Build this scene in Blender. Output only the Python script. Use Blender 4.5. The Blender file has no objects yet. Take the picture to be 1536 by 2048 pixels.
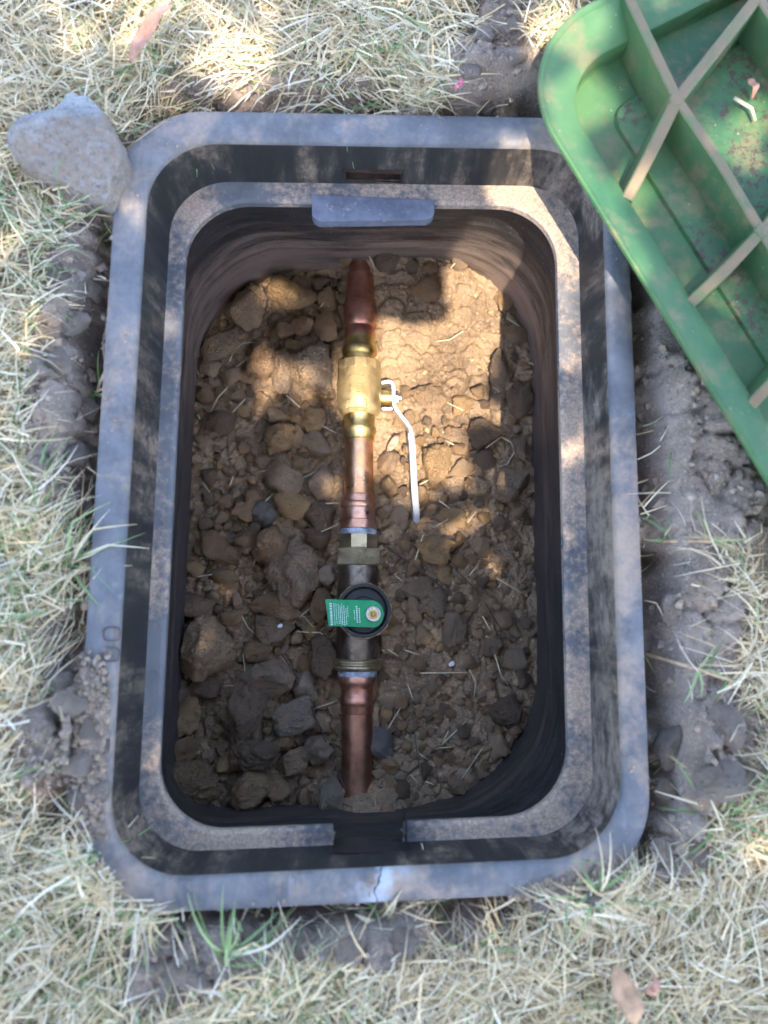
import bpy, bmesh, math, random
import numpy as np
from mathutils import Vector, Matrix

random.seed(7)
RNG = np.random.default_rng(11)
scene = bpy.context.scene
COL = scene.collection

# ------------------------------------------------------------------ camera
FPX, NX, NY = 1500.0, 675.0, 1237.0           # focal length and nadir, in pixels of a 1536x2048 frame


def _camera_frame():
    Z = -np.array([(NX - 768) / FPX, -(NY - 1024) / FPX, -1.0]); Z /= np.linalg.norm(Z)
    Y = np.array([(897 - 768) / FPX, (1024 + 10084) / FPX, -1.0]); Y -= Z * (Y @ Z); Y /= np.linalg.norm(Y)
    return np.array([np.cross(Y, Z), Y, Z])


CAM_R = _camera_frame()
CAM_C = np.array([-0.02153, -0.08863, 0.59640])


def ray(px, py):
    return CAM_R @ np.array([(px - 768) / FPX, (1024 - py) / FPX, -1.0])


def P(px, py, z=0.0):
    d = ray(px, py)
    return CAM_C + d * ((z - CAM_C[2]) / d[2])


def depth(p):
    return float(-(CAM_R.T @ (np.asarray(p) - CAM_C))[2])


def plen(px_len, p):
    return px_len * depth(p) / FPX


cam_data = bpy.data.cameras.new("camera")
cam = bpy.data.objects.new("camera", cam_data)
COL.objects.link(cam)
cam_data.sensor_fit = 'VERTICAL'
cam_data.sensor_height = 36.0
cam_data.lens = FPX / 2048 * 36.0
cam_data.clip_start = 0.01
cam_data.clip_end = 500.0
cam.matrix_world = Matrix.Translation(Vector(CAM_C)) @ Matrix(CAM_R.tolist()).to_4x4()
cam_data.dof.use_dof = True
cam_data.dof.focus_distance = 0.78
cam_data.dof.aperture_fstop = 3.4
scene.camera = cam

# ------------------------------------------------------------------ sky, sun, exposure
SUN_D = ray(640, 600); SUN_D = SUN_D / np.linalg.norm(SUN_D)      # the way the light travels
TO_SUN = -SUN_D
world = bpy.data.worlds.new("World")
scene.world = world
world.use_nodes = True
wn = world.node_tree.nodes
bg = wn["Background"]
sky = wn.new("ShaderNodeTexSky")
sky.sky_type = 'NISHITA'
sky.sun_disc = False
sky.dust_density = 2.0
sky.ozone_density = 0.9
sky.sun_elevation = math.asin(TO_SUN[2])
sky.sun_rotation = math.atan2(TO_SUN[0], TO_SUN[1])
world.node_tree.links.new(sky.outputs[0], bg.inputs[0])
bg.inputs[1].default_value = 0.15
sun_data = bpy.data.lights.new("sun", 'SUN')
sun_data.energy = 2.0
sun_data.angle = math.radians(0.5)
sun_data.color = (1.0, 0.87, 0.70)
sun = bpy.data.objects.new("sun", sun_data)
COL.objects.link(sun)
sun.rotation_euler = Vector(SUN_D).to_track_quat('-Z', 'Y').to_euler()
sun.location = (0, -2, 5)
scene.view_settings.view_transform = 'Standard'
scene.view_settings.look = 'None'
scene.view_settings.gamma = 1.0
scene.view_settings.exposure = 2.68
scene.cycles.max_bounces = 5
scene.cycles.diffuse_bounces = 3
scene.cycles.glossy_bounces = 2
scene.cycles.transmission_bounces = 2
scene.cycles.use_adaptive_sampling = True
scene.cycles.adaptive_threshold = 0.03
scene.cycles.use_denoising = True
scene.cycles.sample_clamp_indirect = 6.0

# ------------------------------------------------------------------ noise
_perm = np.random.default_rng(3).permutation(512)
_perm = np.concatenate([_perm, _perm, _perm])
_grad = np.random.default_rng(4).normal(size=(512, 3))
_grad /= np.linalg.norm(_grad, axis=1)[:, None]


def perlin(p):
    p = np.asarray(p, float)
    i = np.floor(p).astype(int); f = p - i
    u = f * f * f * (f * (f * 6 - 15) + 10)
    i &= 511
    out = 0
    for dx in (0, 1):
        for dy in (0, 1):
            for dz in (0, 1):
                h = _perm[(_perm[(_perm[(i[:, 0] + dx) & 511] + i[:, 1] + dy) & 511] + i[:, 2] + dz) & 511]
                g = _grad[h]
                w = (u[:, 0] if dx else 1 - u[:, 0]) * (u[:, 1] if dy else 1 - u[:, 1]) * (u[:, 2] if dz else 1 - u[:, 2])
                out = out + w * (g[:, 0] * (f[:, 0] - dx) + g[:, 1] * (f[:, 1] - dy) + g[:, 2] * (f[:, 2] - dz))
    return out


def fbm(p, octaves=4, gain=0.5):
    p = np.asarray(p, float)
    a, s, o = 1.0, 0.0, 0.0
    for k in range(octaves):
        o = o + a * perlin(p * (2 ** k) + 17.3 * k); a *= gain
    return o


def xy3(x, y, s, off=0.0):
    x = np.asarray(x, float).ravel(); y = np.asarray(y, float).ravel()
    return np.stack([x * s, y * s, np.full_like(x, off)], 1)


def worley(x, y, cell, seed=0):
    """F1, F2 in units of the cell and the id of the nearest cell."""
    x = np.asarray(x, float).ravel() / cell; y = np.asarray(y, float).ravel() / cell
    ix = np.floor(x).astype(int); iy = np.floor(y).astype(int)
    f1 = np.full(x.shape, 9.0); f2 = np.full(x.shape, 9.0); idn = np.zeros(x.shape, int)
    for dx in (-1, 0, 1):
        for dy in (-1, 0, 1):
            h = _perm[(_perm[(ix + dx + seed * 7) & 511] + iy + dy) & 511]
            jx = _grad[h][:, 0] * 0.5 + 0.5; jy = _grad[h][:, 1] * 0.5 + 0.5
            d = np.hypot(ix + dx + jx - x, iy + dy + jy - y)
            near = d < f1
            f2 = np.where(near, f1, np.minimum(f2, d)); idn = np.where(near, h, idn); f1 = np.where(near, d, f1)
    return f1, f2, idn


def sstep(a, b, x):
    t = np.clip((x - a) / (b - a), 0, 1)
    return t * t * (3 - 2 * t)


# ------------------------------------------------------------------ object helpers
def mesh_obj(name, verts, faces, mat=None, parent=None, smooth=False):
    me = bpy.data.meshes.new(name)
    me.from_pydata([tuple(map(float, v)) for v in verts], [], [tuple(map(int, f)) for f in faces])
    me.update()
    if smooth:
        me.polygons.foreach_set("use_smooth", [True] * len(me.polygons))
    if mat:
        me.materials.append(mat)
    o = bpy.data.objects.new(name, me)
    COL.objects.link(o)
    if parent:
        o.parent = parent
    return o


def np_mesh(name, V, quads, mat, smooth=True, colors=None):
    me = bpy.data.meshes.new(name)
    n = len(quads); k = quads.shape[1]
    me.vertices.add(len(V)); me.vertices.foreach_set("co", np.ascontiguousarray(V, dtype=np.float32).ravel())
    me.loops.add(n * k); me.loops.foreach_set("vertex_index", np.ascontiguousarray(quads, dtype=np.int32).ravel())
    me.polygons.add(n)
    me.polygons.foreach_set("loop_start", np.arange(0, n * k, k, dtype=np.int32))
    me.polygons.foreach_set("use_smooth", np.full(n, smooth))
    me.update(calc_edges=True)
    if colors is not None:
        a = me.color_attributes.new("tint", 'FLOAT_COLOR', 'POINT')
        a.data.foreach_set("color", np.ascontiguousarray(np.c_[colors, np.ones(len(colors))], dtype=np.float32).ravel())
    me.materials.append(mat)
    o = bpy.data.objects.new(name, me)
    COL.objects.link(o)
    return o


def tag(o, label=None, cat=None, group=None, kind=None):
    if label: o["label"] = label
    if cat: o["category"] = cat
    if group: o["group"] = group
    if kind: o["kind"] = kind
    return o


def thing(name, label, cat, loc=(0, 0, 0), group=None):
    o = bpy.data.objects.new(name, None)
    o.empty_display_size = 0.02
    COL.objects.link(o)
    o.location = loc
    return tag(o, label, cat, group)


def autosmooth(o, angle=40):
    me = o.data
    bm = bmesh.new(); bm.from_mesh(me)
    for f in bm.faces: f.smooth = True
    for e in bm.edges:
        if len(e.link_faces) == 2 and e.calc_face_angle(0) > math.radians(angle): e.smooth = False
    bm.to_mesh(me); bm.free()
    return o


def tube(name, pts, radii, mat, parent=None, sides=6, flat=1.0, caps=True):
    """A tapering tube along points; flat < 1 squashes it in height."""
    pts = [Vector(p) for p in pts]; V, F = [], []
    n = len(pts)
    if not hasattr(radii, '__len__'): radii = [radii] * n
    for i, p in enumerate(pts):
        t = (pts[min(i + 1, n - 1)] - pts[max(i - 1, 0)]).normalized()
        side = t.cross(Vector((0, 0, 1)))
        if side.length < 1e-4: side = Vector((1, 0, 0))
        side.normalize(); up = side.cross(t)
        for k in range(sides):
            a = 2 * math.pi * k / sides
            V.append(p + side * math.cos(a) * radii[i] + up * math.sin(a) * radii[i] * flat)
    for i in range(n - 1):
        for k in range(sides):
            F.append((i * sides + k, i * sides + (k + 1) % sides, (i + 1) * sides + (k + 1) % sides, (i + 1) * sides + k))
    if caps:
        F.append(tuple(range(sides))[::-1]); F.append(tuple((n - 1) * sides + k for k in range(sides)))
    return mesh_obj(name, V, F, mat, parent, smooth=True)


def box_mesh(name, lo, hi, mat, parent=None, bevel=0.0):
    bm = bmesh.new()
    bmesh.ops.create_cube(bm, size=1)
    c = [(a + b) / 2 for a, b in zip(lo, hi)]; s = [b - a for a, b in zip(lo, hi)]
    for v in bm.verts: v.co = Vector((c[0] + v.co.x * s[0], c[1] + v.co.y * s[1], c[2] + v.co.z * s[2]))
    if bevel: bmesh.ops.bevel(bm, geom=bm.edges[:], offset=bevel, segments=2, affect='EDGES', profile=0.6)
    me = bpy.data.meshes.new(name); bm.to_mesh(me); bm.free()
    me.materials.append(mat)
    o = bpy.data.objects.new(name, me); COL.objects.link(o)
    if parent: o.parent = parent
    return o


# ------------------------------------------------------------------ materials
class NT:
    def __init__(self, name):
        self.m = bpy.data.materials.new(name); self.m.use_nodes = True
        self.t = self.m.node_tree; self.b = self.t.nodes["Principled BSDF"]; self.out = self.t.nodes["Material Output"]
        self._co = None; self._base = None

    def n(self, typ, **kw):
        nd = self.t.nodes.new(typ)
        for k, v in kw.items(): setattr(nd, k, v)
        return nd

    def l(self, a, b): self.t.links.new(a, b)

    def co(self):
        if self._co is None: self._co = self.n("ShaderNodeTexCoord")
        return self._base or self._co.outputs["Object"]

    def mapping(self, scale=(1, 1, 1), rot=(0, 0, 0), loc=(0, 0, 0)):
        mp = self.n("ShaderNodeMapping")
        mp.inputs["Scale"].default_value = scale; mp.inputs["Rotation"].default_value = rot; mp.inputs["Location"].default_value = loc
        self.l(self.co(), mp.inputs["Vector"])
        return mp.outputs[0]

    def noise(self, scale, detail=5, rough=0.6, vec=None, dist=0.0):
        nd = self.n("ShaderNodeTexNoise")
        nd.inputs["Scale"].default_value = scale; nd.inputs["Detail"].default_value = detail
        nd.inputs["Roughness"].default_value = rough; nd.inputs["Distortion"].default_value = dist
        self.l(vec or self.co(), nd.inputs["Vector"])
        return nd.outputs["Fac"]

    def voronoi(self, scale, feature='F1', vec=None):
        nd = self.n("ShaderNodeTexVoronoi", feature=feature)
        nd.inputs["Scale"].default_value = scale
        self.l(vec or self.co(), nd.inputs["Vector"])
        return nd.outputs["Distance"]

    def ramp(self, src, a, b, va=0.0, vb=1.0):
        nd = self.n("ShaderNodeMapRange"); nd.interpolation_type = 'SMOOTHSTEP'
        for i, v in zip(("From Min", "From Max", "To Min", "To Max"), (a, b, va, vb)): nd.inputs[i].default_value = v
        self.l(src, nd.inputs["Value"])
        return nd.outputs["Result"]

    def math(self, op, a, b=None, clamp=False):
        nd = self.n("ShaderNodeMath", operation=op, use_clamp=clamp)
        for i, v in enumerate((a, b)):
            if v is None: continue
            if isinstance(v, (int, float)): nd.inputs[i].default_value = v
            else: self.l(v, nd.inputs[i])
        return nd.outputs[0]

    def mix(self, fac, a, b, mode='MIX'):
        nd = self.n("ShaderNodeMix", data_type='RGBA', blend_type=mode)
        for sock, v in ((nd.inputs[0], fac), (nd.inputs[6], a), (nd.inputs[7], b)):
            if isinstance(v, (int, float)): sock.default_value = v
            elif isinstance(v, tuple): sock.default_value = (*v, 1) if len(v) == 3 else v
            else: self.l(v, sock)
        return nd.outputs[2]

    def xyz(self):
        s = self.n("ShaderNodeSeparateXYZ"); self.l(self.co(), s.inputs[0]); return s.outputs

    def normal_z(self):
        g = self.n("ShaderNodeNewGeometry"); s = self.n("ShaderNodeSeparateXYZ"); self.l(g.outputs["Normal"], s.inputs[0]); return s.outputs[2]

    def bump(self, height, dist=0.001, strength=1.0, prev=None):
        nd = self.n("ShaderNodeBump"); nd.inputs["Distance"].default_value = dist; nd.inputs["Strength"].default_value = strength
        self.l(height, nd.inputs["Height"])
        if prev: self.l(prev, nd.inputs["Normal"])
        return nd.outputs[0]

    def done(self, color=None, rough=0.6, metal=0.0, normal=None, spec=None):
        for name, v in (("Base Color", color), ("Roughness", rough), ("Metallic", metal), ("Normal", normal), ("Specular IOR Level", spec)):
            if v is None: continue
            s = self.b.inputs[name]
            if isinstance(v, (int, float)): s.default_value = v
            elif isinstance(v, tuple): s.default_value = (*v, 1)
            else: self.l(v, s)
        return self.m


def soil_material(name, dark, light, warm, obj_tint=False, unit=None):
    t = NT(name)
    if unit:
        t._base = t.mapping((unit, unit, unit))
    c = t.mix(t.ramp(t.noise(14, 6, .65), .35, .68), dark, light)
    c = t.mix(t.ramp(t.noise(38, 5, .6, t.mapping(loc=(3, 1, 7))), .5, .72, 0, .7), c, warm)
    grit = t.noise(420, 3, .7)
    c = t.mix(t.ramp(grit, .52, .75, 0, .55), c, tuple(min(1, v * 1.9) for v in light))
    c = t.mix(t.ramp(t.noise(300, 3, .7, t.mapping(loc=(5, 5, 5))), .58, .72, 0, .75), c, tuple(v * .45 for v in dark))
    if obj_tint:
        oi = t.n("ShaderNodeObjectInfo")
        c = t.mix(1.0, c, oi.outputs["Color"], 'MULTIPLY')
    nb = t.bump(t.noise(130, 6, .7), .004 / (unit or 1) * (.35 if unit else 1), .9)
    nb = t.bump(grit, .0014 / (unit or 1) * (.35 if unit else 1), .9, nb)
    return t.done(c, .95, 0, nb, .15)


M = {}
M["soil_in"] = soil_material("box_soil", (.185, .130, .086), (.370, .258, .164), (.430, .278, .150))
M["clod"] = soil_material("clod_soil", (.66, .64, .62), (1.0, .95, .90), (1.05, .86, .66), True, .022)
M["soil_out"] = soil_material("lawn_soil", (.185, .148, .122), (.345, .282, .238), (.370, .268, .190))


def plastic(name, kind):
    t = NT(name)
    big = t.noise(7, 6, .68); fine = t.noise(160, 4, .7)
    if kind == 'rim':
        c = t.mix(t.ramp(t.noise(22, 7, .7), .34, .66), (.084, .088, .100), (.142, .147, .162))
        c = t.mix(t.ramp(t.noise(75, 4, .7), .58, .78, 0, .4), c, (.25, .265, .295))
        dirt = t.math('MULTIPLY', t.ramp(t.math('ADD', big, t.math('MULTIPLY', fine, .16)), .54, .72), t.ramp(t.noise(60, 5, .7), .25, .6, .3, .9))
        c = t.mix(dirt, c, (.34, .25, .185))
        for rz_, sc_ in ((.15, 1.0), (1.45, 1.3)):
            scr = t.noise(55 * sc_, 3, .6, t.mapping((1, .045, 1), (0, 0, rz_)))
            c = t.mix(t.math('MULTIPLY', t.ramp(scr, .66, .70), t.ramp(t.noise(13, 3, .6, t.mapping(loc=(rz_, 3, 8))), .45, .6, 0, .55)), c, (.27, .275, .29))
        smear = t.math('MULTIPLY', t.ramp(t.noise(11, 5, .7, t.mapping((1, .45, 1), loc=(6, 2, 0))), .50, .66), t.ramp(t.noise(95, 5, .75), .32, .62, .15, .95))
        c = t.mix(smear, c, (.30, .235, .185))
        # the crack across the front flange with its chalky stress mark
        x = t.xyz()
        wob = t.math('MULTIPLY', t.math('SUBTRACT', t.noise(60, 3), .5), .022)
        dx = t.math('ABSOLUTE', t.math('SUBTRACT', t.math('ADD', x[0], wob), P(757, 1780)[0]))
        front = t.ramp(x[1], -.262, -.268)
        chalk = t.math('MULTIPLY', t.math('MULTIPLY', t.ramp(dx, .03, .0), front), t.ramp(t.noise(45, 5), .4, .62))
        c = t.mix(t.math('MULTIPLY', chalk, .75), c, (.46, .52, .60))
        c = t.mix(t.math('MULTIPLY', t.ramp(dx, .0009, .0004), front), c, (.012, .012, .014))
        rough, nb = .62, t.bump(fine, .0006, .8, t.bump(t.noise(35, 5, .6), .0012, .7))
    elif kind == 'wall':
        st = t.noise(26, 6, .7, t.mapping((1, 1, .12)))
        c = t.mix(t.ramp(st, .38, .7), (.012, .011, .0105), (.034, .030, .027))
        dirt = t.ramp(t.math('ADD', t.math('MULTIPLY', st, .5), t.math('MULTIPLY', big, .5)), .47, .64)
        c = t.mix(t.math('MULTIPLY', dirt, t.ramp(t.noise(120, 4, .7), .3, .65)), c, (.240, .170, .120))
        # the side beneath the upturned lid is caked with dried mud
        x = t.xyz()
        side = t.math('MULTIPLY', t.ramp(x[0], .12, .19), t.ramp(t.noise(18, 6, .7, t.mapping((3, .6, 1))), .42, .60))
        side = t.math('MULTIPLY', side, t.ramp(t.noise(110, 5, .75, t.mapping((1, .35, 1))), .34, .62, .2, 1))
        c = t.mix(t.math('MULTIPLY', side, .85), c, (.235, .190, .155))
        rough, nb = .7, t.bump(t.noise(90, 5, .7, t.mapping((1, 1, .3))), .0012, .8)
    elif kind == 'ledge':
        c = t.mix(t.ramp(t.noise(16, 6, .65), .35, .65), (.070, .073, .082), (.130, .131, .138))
        sand = t.ramp(t.math('ADD', t.math('MULTIPLY', t.noise(10, 4, .6), .75), t.math('MULTIPLY', fine, .35)), .46, .62)
        c = t.mix(sand, c, t.mix(t.ramp(t.noise(380, 2, .7), .4, .65), (.27, .20, .150), (.38, .285, .215)))
        rough, nb = .8, t.bump(t.noise(380, 3, .7), .0009, .9)
    elif kind == 'tab':
        c = t.mix(t.ramp(t.noise(30, 6, .65), .35, .7), (.065, .076, .105), (.140, .152, .190))
        c = t.mix(t.ramp(t.noise(110, 4, .7), .58, .74, 0, .8), c, (.36, .30, .26))
        rough, nb = .65, t.bump(fine, .0005, .7)
    else:
        st = t.noise(30, 7, .75, t.mapping((.8, .8, 4)), 0.6)
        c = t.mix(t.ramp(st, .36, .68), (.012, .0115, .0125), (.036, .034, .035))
        x = t.xyz()
        low = t.ramp(x[2], -.10, -.26)
        brown = t.ramp(t.math('ADD', t.math('MULTIPLY', t.noise(20, 7, .75, t.mapping((.5, .5, 2.5))), .8), t.math('MULTIPLY', low, .22)), .40, .66)
        back = t.math('MULTIPLY', t.ramp(x[1], .08, .26, .28, 1.0), t.ramp(x[2], -.10, -.20, .25, 1.0))
        c = t.mix(t.math('MULTIPLY', t.math('MULTIPLY', brown, back), .85), c, (.250, .185, .150))
        c = t.mix(t.ramp(t.noise(340, 2, .7), .66, .74, 0, .6), c, (.42, .36, .30))
        rough, nb = .6, t.bump(st, .0006, .5, t.bump(t.noise(240, 4, .7), .0007, .7))
    return t.done(c, rough, 0, nb, .45)


for k in ('rim', 'wall', 'ledge', 'tab', 'body'): M['box_' + k] = plastic('black_plastic_' + k, k)


def lid_material(name, kind):
    t = NT(name)
    c = t.mix(t.ramp(t.noise(9, 5, .6), .3, .7), (.024, .092, .037), (.068, .148, .055))
    c = t.mix(t.ramp(t.noise(26, 6, .7, t.mapping(loc=(2, 9, 1))), .46, .66, 0, .75), c, (.165, .135, .070))
    c = t.mix(t.ramp(t.noise(240, 3, .7), .66, .76, 0, .7), c, (.42, .40, .26))
    if kind == 'panel':
        sp = t.math('MULTIPLY', t.ramp(t.noise(150, 5, .8), .50, .56), t.ramp(t.noise(16, 5, .7, t.mapping(loc=(4, 4, 4))), .44, .58))
        c = t.mix(sp, c, (.060, .038, .030))
    if kind == 'rib':
        c = t.mix(t.math('MULTIPLY', t.ramp(t.noise(34, 6, .7), .30, .58, .25, .95), t.ramp(t.normal_z(), .3, .9, .12, 1)), c, (.185, .125, .072))
    return t.done(c, .5, 0, t.bump(t.noise(300, 4, .7), .0005, .6), .4)


for k in ('flange', 'panel', 'rib'): M['lid_' + k] = lid_material('green_plastic_' + k, k)


def metal(name, a, b, rough, stain=None, stain_amt=.5, metallic=1.0, seed=0):
    t = NT(name)
    c = t.mix(t.ramp(t.noise(40, 6, .65, t.mapping(loc=(seed, 1, 2))), .35, .68), a, b)
    if stain: c = t.mix(t.ramp(t.noise(85, 6, .7, t.mapping(loc=(1, seed, 2))), .48, .68, 0, stain_amt), c, stain)
    dust = t.ramp(t.noise(380, 3, .7), .58, .72, 0, .45)
    c = t.mix(dust, c, (.30, .22, .16))
    r = t.ramp(t.noise(70, 5, .6), .3, .7, rough - .08, rough + .16)
    return t.done(c, r, metallic, t.bump(t.noise(260, 4, .7), .0005, .6))


M["copper"] = metal("copper_pipe", (.78, .42, .22), (.88, .54, .32), .34, (.40, .18, .10), .45)
M["copper_old"] = metal("tarnished_copper", (.40, .195, .125), (.52, .28, .19), .42, (.24, .105, .075), .6, seed=4)
M["copper_fit"] = metal("copper_fitting", (.74, .40, .27), (.86, .56, .41), .34, (.36, .12, .09), .7, seed=8)
M["copper_fit_old"] = metal("red_copper_fitting", (.56, .25, .175), (.70, .37, .27), .40, (.32, .13, .10), .6, seed=12)
M["brass"] = metal("brass", (.50, .365, .13), (.64, .51, .24), .36, (.30, .20, .06), .6, seed=3)
M["brass_cast"] = metal("cast_brass", (.44, .335, .17), (.56, .45, .26), .66, (.36, .26, .13), .6, seed=6)
M["brass_pale"] = metal("pale_brass", (.56, .47, .30), (.70, .60, .42), .42, (.30, .23, .14), .7, seed=9)
M["bronze"] = metal("dark_bronze", (.17, .135, .105), (.30, .25, .20), .40, (.08, .062, .05), .8, seed=5)
M["steel"] = metal("zinc_steel", (.66, .69, .72), (.80, .82, .84), .34, (.42, .42, .42), .5, seed=2)


def flat(name, col, rough=.6, spec=.4, bump=0.0004, var=.25):
    t = NT(name)
    c = t.mix(t.ramp(t.noise(60, 5, .65), .35, .68), tuple(v * (1 - var) for v in col), tuple(min(1, v * (1 + var)) for v in col))
    return t.done(c, rough, 0, t.bump(t.noise(300, 4, .7), bump, .7), spec)


M["sleeve"] = flat("white_vinyl_sleeve", (.30, .32, .35), .45, .5, .0002, .10)
M["sealant"] = flat("blue_white_thread_tape", (.34, .39, .47), .7, .3, .002, .5)
M["cap_black"] = flat("black_rubber_cap", (.022, .023, .026), .45)
M["tag_green"] = flat("green_plastic_tag", (.010, .330, .130), .32, .5, .0002, .10)
M["print"] = flat("pale_print", (.58, .74, .78), .5, .4, .0001, .1)
M["root"] = flat("dark_root", (.085, .060, .048), .85, .2)
M["straw"] = flat("pale_straw", (.56, .48, .33), .6, .3)
M["white_bit"] = flat("white_grit", (.78, .76, .74), .7)
M["bark"] = flat("tree_bark", (.16, .115, .085), .95, .1, .006, .4)
M["leaf_dead"] = flat("dead_leaf", (.40, .22, .155), .7, .3, .0006, .3)
M["leaf_pale"] = flat("pale_dead_leaf", (.42, .26, .16), .7, .3, .0006, .2)
M["pink"] = flat("pink_petal", (.62, .14, .26), .6)


def concrete():
    t = NT("broken_concrete")
    c = t.mix(t.ramp(t.noise(18, 6, .65), .35, .65), (.32, .33, .345), (.50, .51, .53))
    x = t.xyz()
    wob = t.math('ADD', t.math('SUBTRACT', x[1], t.math('MULTIPLY', x[0], .25)), t.math('MULTIPLY', t.math('SUBTRACT', t.noise(40, 5), .5), .05))
    c = t.mix(t.math('MULTIPLY', t.ramp(wob, .016, .004), t.ramp(t.noise(150, 4, .7), .3, .6, .5, 1)), c, (.34, .275, .225))
    c = t.mix(t.ramp(t.noise(210, 3, .7), .50, .70, 0, .5), c, (.13, .11, .095))
    nb = t.bump(t.noise(330, 5, .8), .0032, 1.0, t.bump(t.noise(60, 6, .7), .006, .9))
    return t.done(c, .9, 0, nb, .2)


M["concrete"] = concrete()


def blade_material(name, transl=.3):
    t = NT(name)
    a = t.n("ShaderNodeAttribute", attribute_name="tint")
    d = t.b
    t.l(a.outputs["Color"], d.inputs["Base Color"]); d.inputs["Roughness"].default_value = .55; d.inputs["Specular IOR Level"].default_value = .3
    tr = t.n("ShaderNodeBsdfTranslucent"); t.l(a.outputs["Color"], tr.inputs[0])
    mx = t.n("ShaderNodeMixShader"); mx.inputs[0].default_value = transl
    t.l(d.outputs[0], mx.inputs[1]); t.l(tr.outputs[0], mx.inputs[2]); t.l(mx.outputs[0], t.out.inputs[0])
    return t.m


M["blade"] = blade_material("grass_blade")
M["tree_leaf"] = blade_material("tree_leaf", .22)

# ------------------------------------------------------------------ the box shape
SHEAR = 0.035
BX, BY = 0.0065, 0.0215


def rring(cx, cy, a, b, r, z, ns=110, nc=16, wob=0.0):
    """A rounded rectangle, counter-clockwise from the right side; the same count for every ring."""
    pts = []
    r0, r1, r2, r3 = r if isinstance(r, tuple) else (r, r, r, r)     # corners: back right, back left, front left, front right
    corners = [(a - r0, b - r0, 0, r0), (-(a - r1), b - r1, 90, r1), (-(a - r2), -(b - r2), 180, r2), (a - r3, -(b - r3), 270, r3)]
    starts = [((a, -(b - r3)), (a, b - r0)), ((a - r0, b), (-(a - r1), b)), ((-a, b - r1), (-a, -(b - r2))), ((-(a - r2), -b), (a - r3, -b))]
    for s in range(4):
        (x0, y0), (x1, y1) = starts[s]
        for k in range(ns):
            t = k / ns
            pts.append((x0 + (x1 - x0) * t, y0 + (y1 - y0) * t))
        ccx, ccy, a0, rc = corners[s]
        for k in range(nc):
            an = math.radians(a0 + 90 * k / nc)
            pts.append((ccx + rc * math.cos(an), ccy + rc * math.sin(an)))
    out = []
    for x, y in pts:
        if wob:
            n = math.sin(x * 31 + y * 17 + z * 40) * wob
            x += n * (1 if x > 0 else -1) * .6; y += n * .5
        out.append((cx + x, cy + y + SHEAR * x, z))
    return out


def loft(name, rings, mat, parent, skip=None, smooth_angle=35):
    n = len(rings[0]); V = [p for r in rings for p in r]; F = []
    for i in range(len(rings) - 1):
        for k in range(n):
            q = (i * n + k, i * n + (k + 1) % n, (i + 1) * n + (k + 1) % n, (i + 1) * n + k)
            if skip:
                mid = [sum(V[j][c] for j in q) / 4 for c in range(3)]
                if skip(i, mid): continue
            F.append(q)
    o = mesh_obj(name, V, F, mat, parent)
    bm = bmesh.new(); bm.from_mesh(o.data)
    bmesh.ops.delete(bm, geom=[v for v in bm.verts if not v.link_faces], context='VERTS')
    bm.to_mesh(o.data); bm.free()
    return autosmooth(o, smooth_angle)


RIM = (.005, .0236, .221, .3244, .072)
RIN = (.0074, .0217, .196, .297, .058)
LDG = (.0083, .0204, .188, .2912, .052)
LIP = (.0055, .0180, .1705, .2740, .056)
BOD = (.0060, .0250, .206, .322, (.150, .135, .060, .165))


def R(base, z, grow=0.0, **k):
    cx, cy, a, b, r = base
    r = tuple(max(.01, q + grow) for q in r) if isinstance(r, tuple) else max(.01, r + grow)
    return rring(cx, cy, a + grow, b + grow, r, z, **k)


def blend(p, q, t):
    """Between two outlines, corner by corner."""
    four = lambda r: r if isinstance(r, tuple) else (r,) * 4
    return (*[a + (b - a) * t for a, b in zip(p[:4], q[:4])], tuple(a + (b - a) * t for a, b in zip(four(p[4]), four(q[4]))))


def inside(base, x, y, grow=0.0):
    """Signed distance to a rounded rectangle (negative inside); numpy friendly."""
    cx, cy, a, b, r = base
    a += grow; b += grow
    X = np.asarray(x) - cx; Y = np.asarray(y) - cy - SHEAR * X
    if isinstance(r, tuple): r = np.where(X > 0, np.where(Y > 0, r[0], r[3]), np.where(Y > 0, r[1], r[2]))
    r = np.maximum(.01, r + grow)
    qx = np.abs(X) - (a - r); qy = np.abs(Y) - (b - r)
    return np.hypot(np.maximum(qx, 0), np.maximum(qy, 0)) + np.minimum(np.maximum(qx, qy), 0) - r


valve_box = thing("valve_box", "black plastic valve box sunk in the lawn with a dusty rounded rim", "valve box", (BX, BY, -.3))


def into(o, root):
    """Parent without moving (roots are never rotated)."""
    o.parent = root
    o.matrix_parent_inverse = Matrix.Translation(-Vector(root.location))
    return o


o = loft("rim", [R(RIM, -.085, -.002), R(RIM, -.05), R(RIM, -.006, 0), R(RIM, -.0015, -.0015), R(RIM, 0.0, -.004), R(RIM, .0012, -.010),
                 R(RIN, .0012, .006), R(RIN, .0, .0022), R(RIN, -.002, .0005), R(RIN, -.005, 0)], M["box_rim"], None)
into(o, valve_box)
SLOT_X = (P(690, 350, -.04)[0], P(800, 350, -.04)[0])
NOTCH_X = (P(668, 1680, -.05)[0], P(806, 1680, -.05)[0])
wall_rings = [R(RIN, -.005, 0)]
for k in range(1, 9):
    t = k / 8; z = -.005 - .045 * t
    mixr = [a + (b - a) * t for a, b in zip(RIN, LDG)]
    wall_rings.append(R(mixr, z))
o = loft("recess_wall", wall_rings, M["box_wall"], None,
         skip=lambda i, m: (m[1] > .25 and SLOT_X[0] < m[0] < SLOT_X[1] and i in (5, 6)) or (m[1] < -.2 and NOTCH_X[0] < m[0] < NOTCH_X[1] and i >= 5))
into(o, valve_box)
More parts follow.
